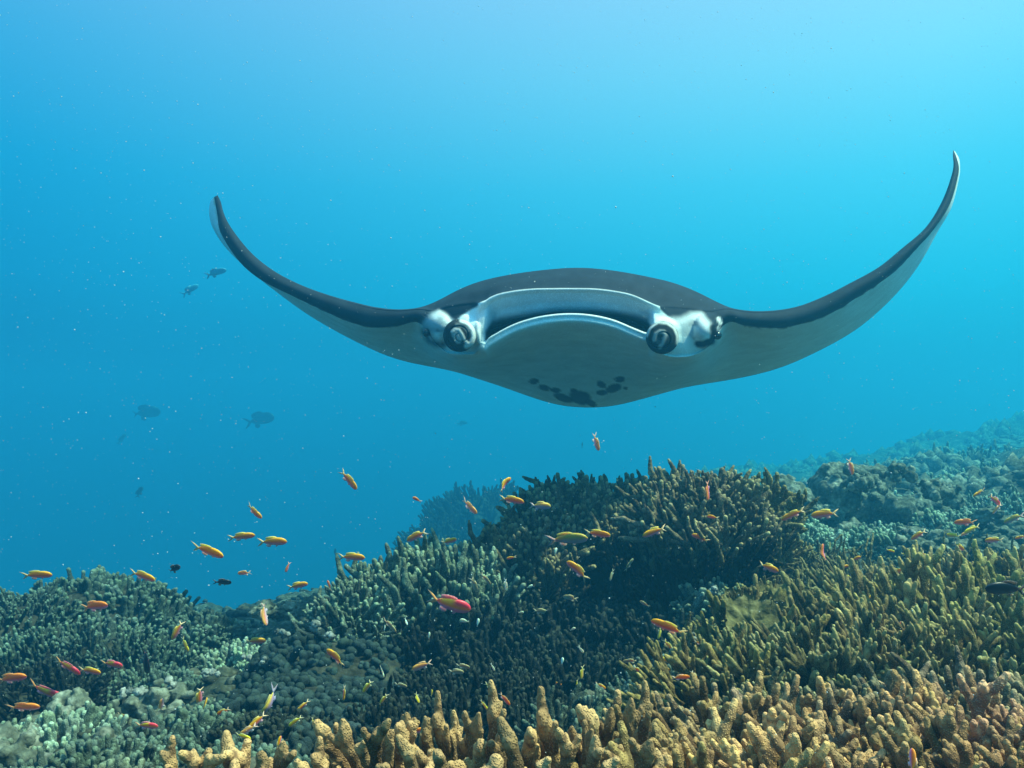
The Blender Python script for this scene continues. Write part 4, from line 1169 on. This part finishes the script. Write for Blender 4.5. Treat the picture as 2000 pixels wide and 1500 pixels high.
REAL = dict(orange=.075, red=.10, scarlet=.08, yellow=.05, pink=.07, lilac=.075, olive=.12, grey=.05, white=.035, black=.09, shade=.30, haze=.3)
DESC = dict(orange="orange fish", red="red and orange fish", scarlet="scarlet-orange fish", yellow="small yellow fish", pink="pinkish orange fish", lilac="lilac-bellied fish",
            olive="olive-backed fish", grey="dull grey-olive fish", white="tiny white fish", black="black fish", shade="faint dark fish", haze="faint blue-grey fish")
GRP = dict(orange="orange reef fish of the school", red="orange reef fish of the school", scarlet="orange reef fish of the school", yellow="small yellow fish of the school", pink="orange reef fish of the school",
           lilac="orange reef fish of the school", olive="orange reef fish of the school", grey="small dull fish by the dark mound", white="tiny white fish by the dark mound", black="black reef fish", shade="dark fish far off in the open water", haze="dark fish far off in the open water")
FISH = """
875,1181,74,-10,red,1,deep|largest and brightest, facing right in front of the dark hollow
680,936,42,-50,orange,0,slim|diving nose down in open blue water above the left ridge
1163,863,30,-68,pink,1,deep|alone in open water just beneath the manta ray
983,945,30,38,orange,2,deep|upper one of the pair above the left end of the mound
998,976,42,-8,orange,0,slim|lower one of the pair above the left end of the mound
1054,988,36,-5,lilac,0,deep|at the upper left corner of the dark mound
915,989,34,-35,pink,1,deep|in front of the hazy distant mound, nose down to the right
815,976,17,150,scarlet,0,deep|tiny one in open water left of the hazy distant mound
815,1046,38,205,orange,0,slim|facing left at the foot of the hazy distant mound
876,1058,27,20,orange,1,deep|small one facing right, just above the left shoulder ridge
1105,1053,80,8,olive,0,slim|long one crossing the dark front of the mound, facing right
1165,1042,42,-3,orange,0,slim|touching the nose of the long olive fish
1279,1038,42,198,orange,0,slim|facing left on the dark mound, right of the long olive fish
1369,1051,32,155,orange,0,slim|facing left below the sunlit ledge of the mound
1382,957,34,-88,scarlet,0,slim|upright one in front of the mound's crest
1393,1010,19,170,orange,0,deep|small one beside the sunlit ledge of the mound
1130,1114,46,142,orange,1,slim|with forked tail, heading up left over the dark mound
999,1089,17,190,orange,0,deep|tiny one against the left edge of the dark mound
470,1048,42,5,orange,0,slim|left one of two level fish in open water above the gap
530,1058,48,1,orange,0,slim|right one of two level fish in open water above the gap
404,1075,60,-12,orange,0,slim|long-tailed one in open water right of the left mound
495,999,34,-35,orange,1,deep|highest one at left, alone in blue water
478,1119,24,185,pink,0,deep|small one in open water above the gap, facing left
562,1107,18,-112,scarlet,0,slim|small upright one above the left end of the ridge
685,1088,44,-3,orange,0,slim|level one just above the left shoulder ridge
580,1144,34,12,orange,0,slim|hovering over the small boulders left of the ridge
643,1144,19,100,scarlet,0,deep|nose up at the left tip of the ridge
340,1111,27,28,black,0,oval|upper one of two, just above the left mound
433,1137,34,-4,black,0,deep|lower one of two, right of the left mound
286,1288,58,-97,black,0,oval|large oval one, head down before the left mound
1968,1150,88,176,black,0,slim|biggest dark shape at the right edge above the corals
70,1123,50,2,orange,0,slim|leftmost one on the skyline of the left mound
277,1124,46,-14,orange,0,slim|on the skyline at the right of the left mound
183,1184,52,12,scarlet,0,slim|in front of the middle of the left mound
347,1230,36,-120,orange,0,slim|nose down at the right foot of the left mound
515,1198,38,-75,pink,1,slim|diving beside the small boulders at the ridge end
498,1252,32,-3,orange,0,deep|stubby level one in the gap left of the knobbed coral
217,1297,36,-10,red,0,deep|plump one left of the large oval black fish
131,1301,48,-35,red,0,slim|slanting down, second of the trio below the left mound
174,1310,38,-8,orange,0,slim|yellowish, last of the trio below the left mound
20,1325,56,12,scarlet,0,slim|cut by the left edge, under the left mound
86,1351,56,-24,red,1,slim|slanting down near the left edge
44,1381,56,4,scarlet,0,slim|lowest one at the left edge
360,1258,27,-60,yellow,1,slim|right of the large oval black fish
315,1378,26,78,pink,0,slim|nose up above the lower left rubble
390,1358,32,-100,orange,0,slim|taller one of a crossed pair in the lower left
399,1378,24,75,orange,0,slim|shorter one of a crossed pair in the lower left
437,1389,26,205,orange,0,slim|right of the crossed pair in the lower left
240,1398,22,-30,orange,0,slim|small one over the lower left corals
285,1417,38,-4,red,0,slim|dim one over the lower left corals, facing right
658,1284,42,150,orange,1,deep|bright one facing up left on the knobbed coral
530,1372,46,-130,lilac,2,slim|curved one over the dark knobbed coral
503,1408,36,-140,orange,0,slim|upper one of three tangled fish at lower left
486,1425,34,-150,pink,0,slim|middle one of three tangled fish at lower left
474,1438,28,-15,yellow,0,slim|lowest one of three tangled fish at lower left
592,1378,27,-140,orange,0,slim|head down left over the knobbed dark coral
578,1408,28,-145,yellow,0,slim|below the slanting fish of the knobbed coral
612,1412,22,-76,yellow,0,slim|thin upright one left of the large front coral
545,1452,24,80,orange,0,slim|upright above the bottom left tan clump
672,1352,24,-92,orange,0,slim|thin upright one above the left tip of the front coral
718,1340,26,-125,yellow,0,slim|pale one over the left end of the front coral
825,1300,34,196,pink,0,deep|dull one facing left low in the dark hollow
890,1312,26,-5,grey,0,deep|lower of two overlapping fish low in the hollow
903,1301,24,-8,grey,0,deep|upper of two overlapping fish low in the hollow
782,1338,22,-12,grey,0,slim|low in the hollow, left of the front fingers
750,1364,22,-125,yellow,0,slim|close above the left fingers of the front coral
815,1362,20,-72,yellow,0,slim|upright between the first fingers of the front coral
843,1354,13,82,yellow,0,slim|tiniest one above the front fingers
957,1342,24,-35,yellow,0,slim|over the left half of the front coral
985,1364,28,-50,scarlet,0,slim|dim one behind the front coral fingers
945,1376,22,-50,yellow,0,slim|half hidden behind the front coral fingers
811,1428,32,10,scarlet,0,slim|deep between the fingers of the front coral
1308,1226,58,161,orange,0,slim|bright one facing left beside the plate coral
1288,1235,20,-105,yellow,0,slim|just under the nose of the bright orange one
1387,1226,24,200,orange,1,slim|left one of two at the plate coral's rim
1403,1222,22,-108,yellow,0,slim|upright at the plate coral's rim
1305,1260,28,-52,yellow,0,slim|slanting, below the bright orange one
1325,1274,30,-12,yellow,1,slim|nose to the right below the bright orange one
1367,1256,22,-14,orange,0,slim|over the white rubble knob
1289,1287,30,-4,yellow,0,slim|level one at the right of the dark hollow
1232,1291,26,186,grey,0,slim|at the right border of the dark hollow
1245,1308,22,-42,orange,0,slim|slanting above the green finger coral
1268,1311,18,-80,scarlet,0,slim|thin upright above the green finger coral
1292,1308,26,8,orange,0,slim|level above the green finger coral
1328,1323,32,4,scarlet,0,slim|long one in front of the green finger coral
1355,1318,20,-58,orange,0,slim|slanting in front of the green finger coral
1385,1278,28,-125,yellow,0,slim|dull one over the olive finger coral
1137,1312,24,-94,yellow,0,slim|thin upright one in the hollow above the front coral
1127,1335,16,-92,yellow,0,slim|short upright one right above the front coral
1087,1334,16,-8,orange,0,slim|tiny level one behind the middle front fingers
1172,1339,20,-25,orange,0,slim|by the right fingers of the front coral
1055,1194,26,-8,grey,0,deep|in the middle of the dark hollow
1115,1168,24,172,grey,0,deep|facing left at the top of the dark hollow
1228,1104,26,60,grey,0,slim|on the dark front below the mound's crest
1195,1122,20,-110,grey,0,slim|upright one right of the forked-tail orange fish
1260,1180,18,150,grey,0,deep|at the right side of the dark hollow
760,1220,30,-38,grey,0,slim|brownish one on the left side of the hollow
948,1130,26,-48,grey,0,slim|on the dark front left of the mound
925,1140,26,-68,grey,0,slim|thin one between the left lobe and the mound
1085,1078,14,80,white,0,oval|under the long olive fish
988,1141,22,-85,white,0,slim|thin upright one on the dark front
1034,1146,12,20,white,0,oval|between forked-tail fish and hollow
908,1213,17,170,white,0,oval|just under the head of the largest red fish
933,1217,14,80,white,0,oval|right of the one under the largest red fish
838,1242,12,85,white,0,oval|below the tail of the largest red fish
793,1213,13,-70,white,0,slim|left of the largest red fish
751,1228,11,85,white,0,slim|beside the brownish fish of the hollow
1118,1229,11,30,white,0,oval|in the very middle of the hollow
1134,1268,16,-52,white,0,slim|low in the middle of the hollow
1098,1292,12,80,white,0,oval|above the middle front fingers
962,1302,14,-60,white,0,slim|low in the hollow over the front coral
746,1310,20,-66,white,0,slim|low at the left of the hollow
1017,1196,10,10,white,0,oval|left of the grey fish in mid hollow
1550,1004,42,204,orange,0,slim|left one of two level fish above the olive thicket
1612,1004,44,186,orange,0,slim|right one of two level fish above the olive thicket
1661,910,28,-76,pink,0,slim|upright above the grey lobed coral
1605,1080,30,85,scarlet,2,slim|curved upright one in the olive thicket
1671,1091,17,25,orange,0,deep|small one over the green thin coral
1645,1108,22,14,orange,0,slim|upper of two tiny ones below the curved one
1647,1127,20,12,yellow,0,slim|lower of two tiny ones below the curved one
1500,1108,36,-20,orange,0,slim|beneath the upright coral clump
1663,1121,16,80,pink,0,deep|blurred little one in the green thin coral
1762,1116,32,180,orange,0,slim|level one above the long fingers at right
1795,1044,28,212,orange,0,slim|on the pale-topped ledge of the boulder coral
1738,1075,16,-15,yellow,0,slim|leftmost of the tiny ones under the ledge
1768,1082,20,-4,yellow,0,slim|level tiny one under the ledge
1807,1086,20,-65,orange,0,slim|slanting tiny one under the ledge
1863,1046,20,172,yellow,0,deep|small one left of the red cluster at right
1872,1067,24,-30,orange,0,slim|below the red cluster at right
1873,1093,34,212,scarlet,0,deep|lowest red-orange one of the right group
1886,1020,38,177,scarlet,0,slim|top of the cluster at right
1899,1033,30,200,yellow,0,slim|middle of the cluster at right
1888,1041,22,195,pink,0,deep|bottom of the cluster at right
1912,962,26,202,orange,0,slim|upper one near the right edge of the reef
1942,976,26,-40,red,0,slim|slanting one near the right edge of the reef
1948,993,22,-130,pink,0,slim|pale one near the right edge of the reef
1943,1055,30,180,orange,0,slim|level one near the right edge
1982,1012,42,202,olive,0,slim|dull long one at the right edge
1994,1049,20,190,orange,0,slim|cut by the right edge
1840,1161,16,-60,scarlet,0,deep|dot-like one among the long fingers at right
1697,1170,14,60,orange,0,deep|dot-like one above the olive corals at right
1758,1222,14,80,orange,0,slim|small one between the long olive fingers
1533,1252,24,-112,orange,0,slim|upright one in the olive corals right of the plate
1782,1488,38,78,scarlet,0,slim|flame-coloured one at the bottom edge, lower right
283,806,54,8,shade,0,oval|left one of the two larger shapes at mid height
505,820,64,14,shade,0,deep|right one of the two larger shapes at mid height
237,858,24,60,shade,0,deep|small shape below the left large shape
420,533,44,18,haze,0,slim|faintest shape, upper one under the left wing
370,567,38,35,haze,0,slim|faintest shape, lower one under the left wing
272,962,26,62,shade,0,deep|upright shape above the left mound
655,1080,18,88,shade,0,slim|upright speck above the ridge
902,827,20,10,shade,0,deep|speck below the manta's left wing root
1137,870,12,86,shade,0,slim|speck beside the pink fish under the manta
"""
SHADE_D = {283: 11, 505: 10.5, 237: 12, 420: 4.8, 370: 5.2, 272: 8, 655: 6.5, 902: 13, 1137: 8}
BENDS = {0: 0.0, 1: .35, 2: -.9}
CNT = dict(orange="orange", scarlet="orange")
Rk = np.random.default_rng(99)
for line in FISH.strip().split("\n"):
    spec, phrase = line.split("|"); px, py, Lp, ang, pal, bd, shp = spec.split(",")
    px, py, Lp, ang, bd = float(px), float(py), float(Lp), float(ang), int(bd)
    nat = REAL[pal] * F / Lp
    if pal in ('shade', 'haze'): D = SHADE_D[int(px)] * 2.5
    else:
        D = min(nat * Rk.uniform(.85, 1.0), 2.7); D = max(min(D, reef_depth(px, py, D + .3) - .10), .45)
    if px == 1968: D = 1.25
    yaw = Rk.uniform(-.35, .35)
    a = math.radians(ang); hx = RGT * math.cos(a) + UPV * math.sin(a); hx = hx * math.cos(yaw) + FWD * math.sin(yaw)
    upr = np.array([0, 0, 1.]) if abs(math.sin(a)) < .93 else (RGT * (1 if Rk.uniform() < .5 else -1) * .8 + np.array([0, 0, .3]) - FWD * .5)
    hz = upr - hx * (upr @ hx) + FWD * Rk.uniform(-.75, -.25); hz -= hx * (hz @ hx); hz /= np.linalg.norm(hz); hy = np.cross(hz, hx)
    S_ = Lp * D / F * (1.24 if pal not in ('shade', 'haze', 'black', 'olive') else 1.05) / math.cos(yaw)
    Mx = Matrix(((hx[0], hy[0], hz[0]), (hx[1], hy[1], hz[1]), (hx[2], hy[2], hz[2]))).to_quaternion()
    c = P(px, py, D)
    fm = get_fm(pal, BENDS[bd], shp)
    cat = "fish"
    root = thing("reef_fish", DESC[pal] + ", " + phrase, cat, c, GRP[pal])
    root.rotation_mode = 'QUATERNION'; root.rotation_quaternion = Mx; root.scale = (S_, S_, S_)
    obj("body", fm['body'], root); obj("caudal_fin", fm['caudal_fin'], root)
    if Lp >= 20:
        obj("dorsal_fin", fm['dorsal_fin'], root); obj("anal_fin", fm['anal_fin'], root)
    if Lp >= 28 and pal not in ('shade', 'haze'):
        obj("pelvic_fin", fm['pelvic_fin'], root)
        for e in fm['eyes']: obj("eye", e, root)

# ------------------------------------------------------------------ drifting specks in the water
Rp = np.random.default_rng(3)
bmx = bmesh.new(); bmesh.ops.create_icosphere(bmx, subdivisions=1, radius=1)
tv = np.array([v.co[:] for v in bmx.verts]); tq = np.array([[v.index for v in f.verts] for f in bmx.faces]); bmx.free()
N = 9000
dd = .35 + 4.6 * Rp.uniform(0, 1, N) ** .75
cc = P(Rp.uniform(-250, 2250, N), Rp.uniform(-200, 1500, N), dd)
ok = cc[:, 2] > ground(cc[:, 0], cc[:, 1]) + .1
cc = cc[ok]; dd = dd[ok]
ss = np.minimum(np.exp(Rp.normal(0, .45, len(cc))), 2.4) * .00023 * (dd + .3)
st = Rp.uniform(.6, 1.5, (len(cc), 1, 3))
pv = (tv[None] * ss[:, None, None] * st + cc[:, None]).reshape(-1, 3)
pq = (tq[None] + (np.arange(len(cc)) * len(tv))[:, None, None]).reshape(-1, 3)
m_speck = material("drifting_speck", lambda nt, n, l, b: b.inputs["Base Color"].__setattr__("default_value", (.6, .66, .66, 1)), .6, .3)
sp = obj("drifting_specks", mesh_from("drifting_specks", pv, pq, m_speck)); sp["kind"] = "stuff"
sp["label"] = "fine pale specks of plankton drifting in the water"; sp["category"] = "plankton"
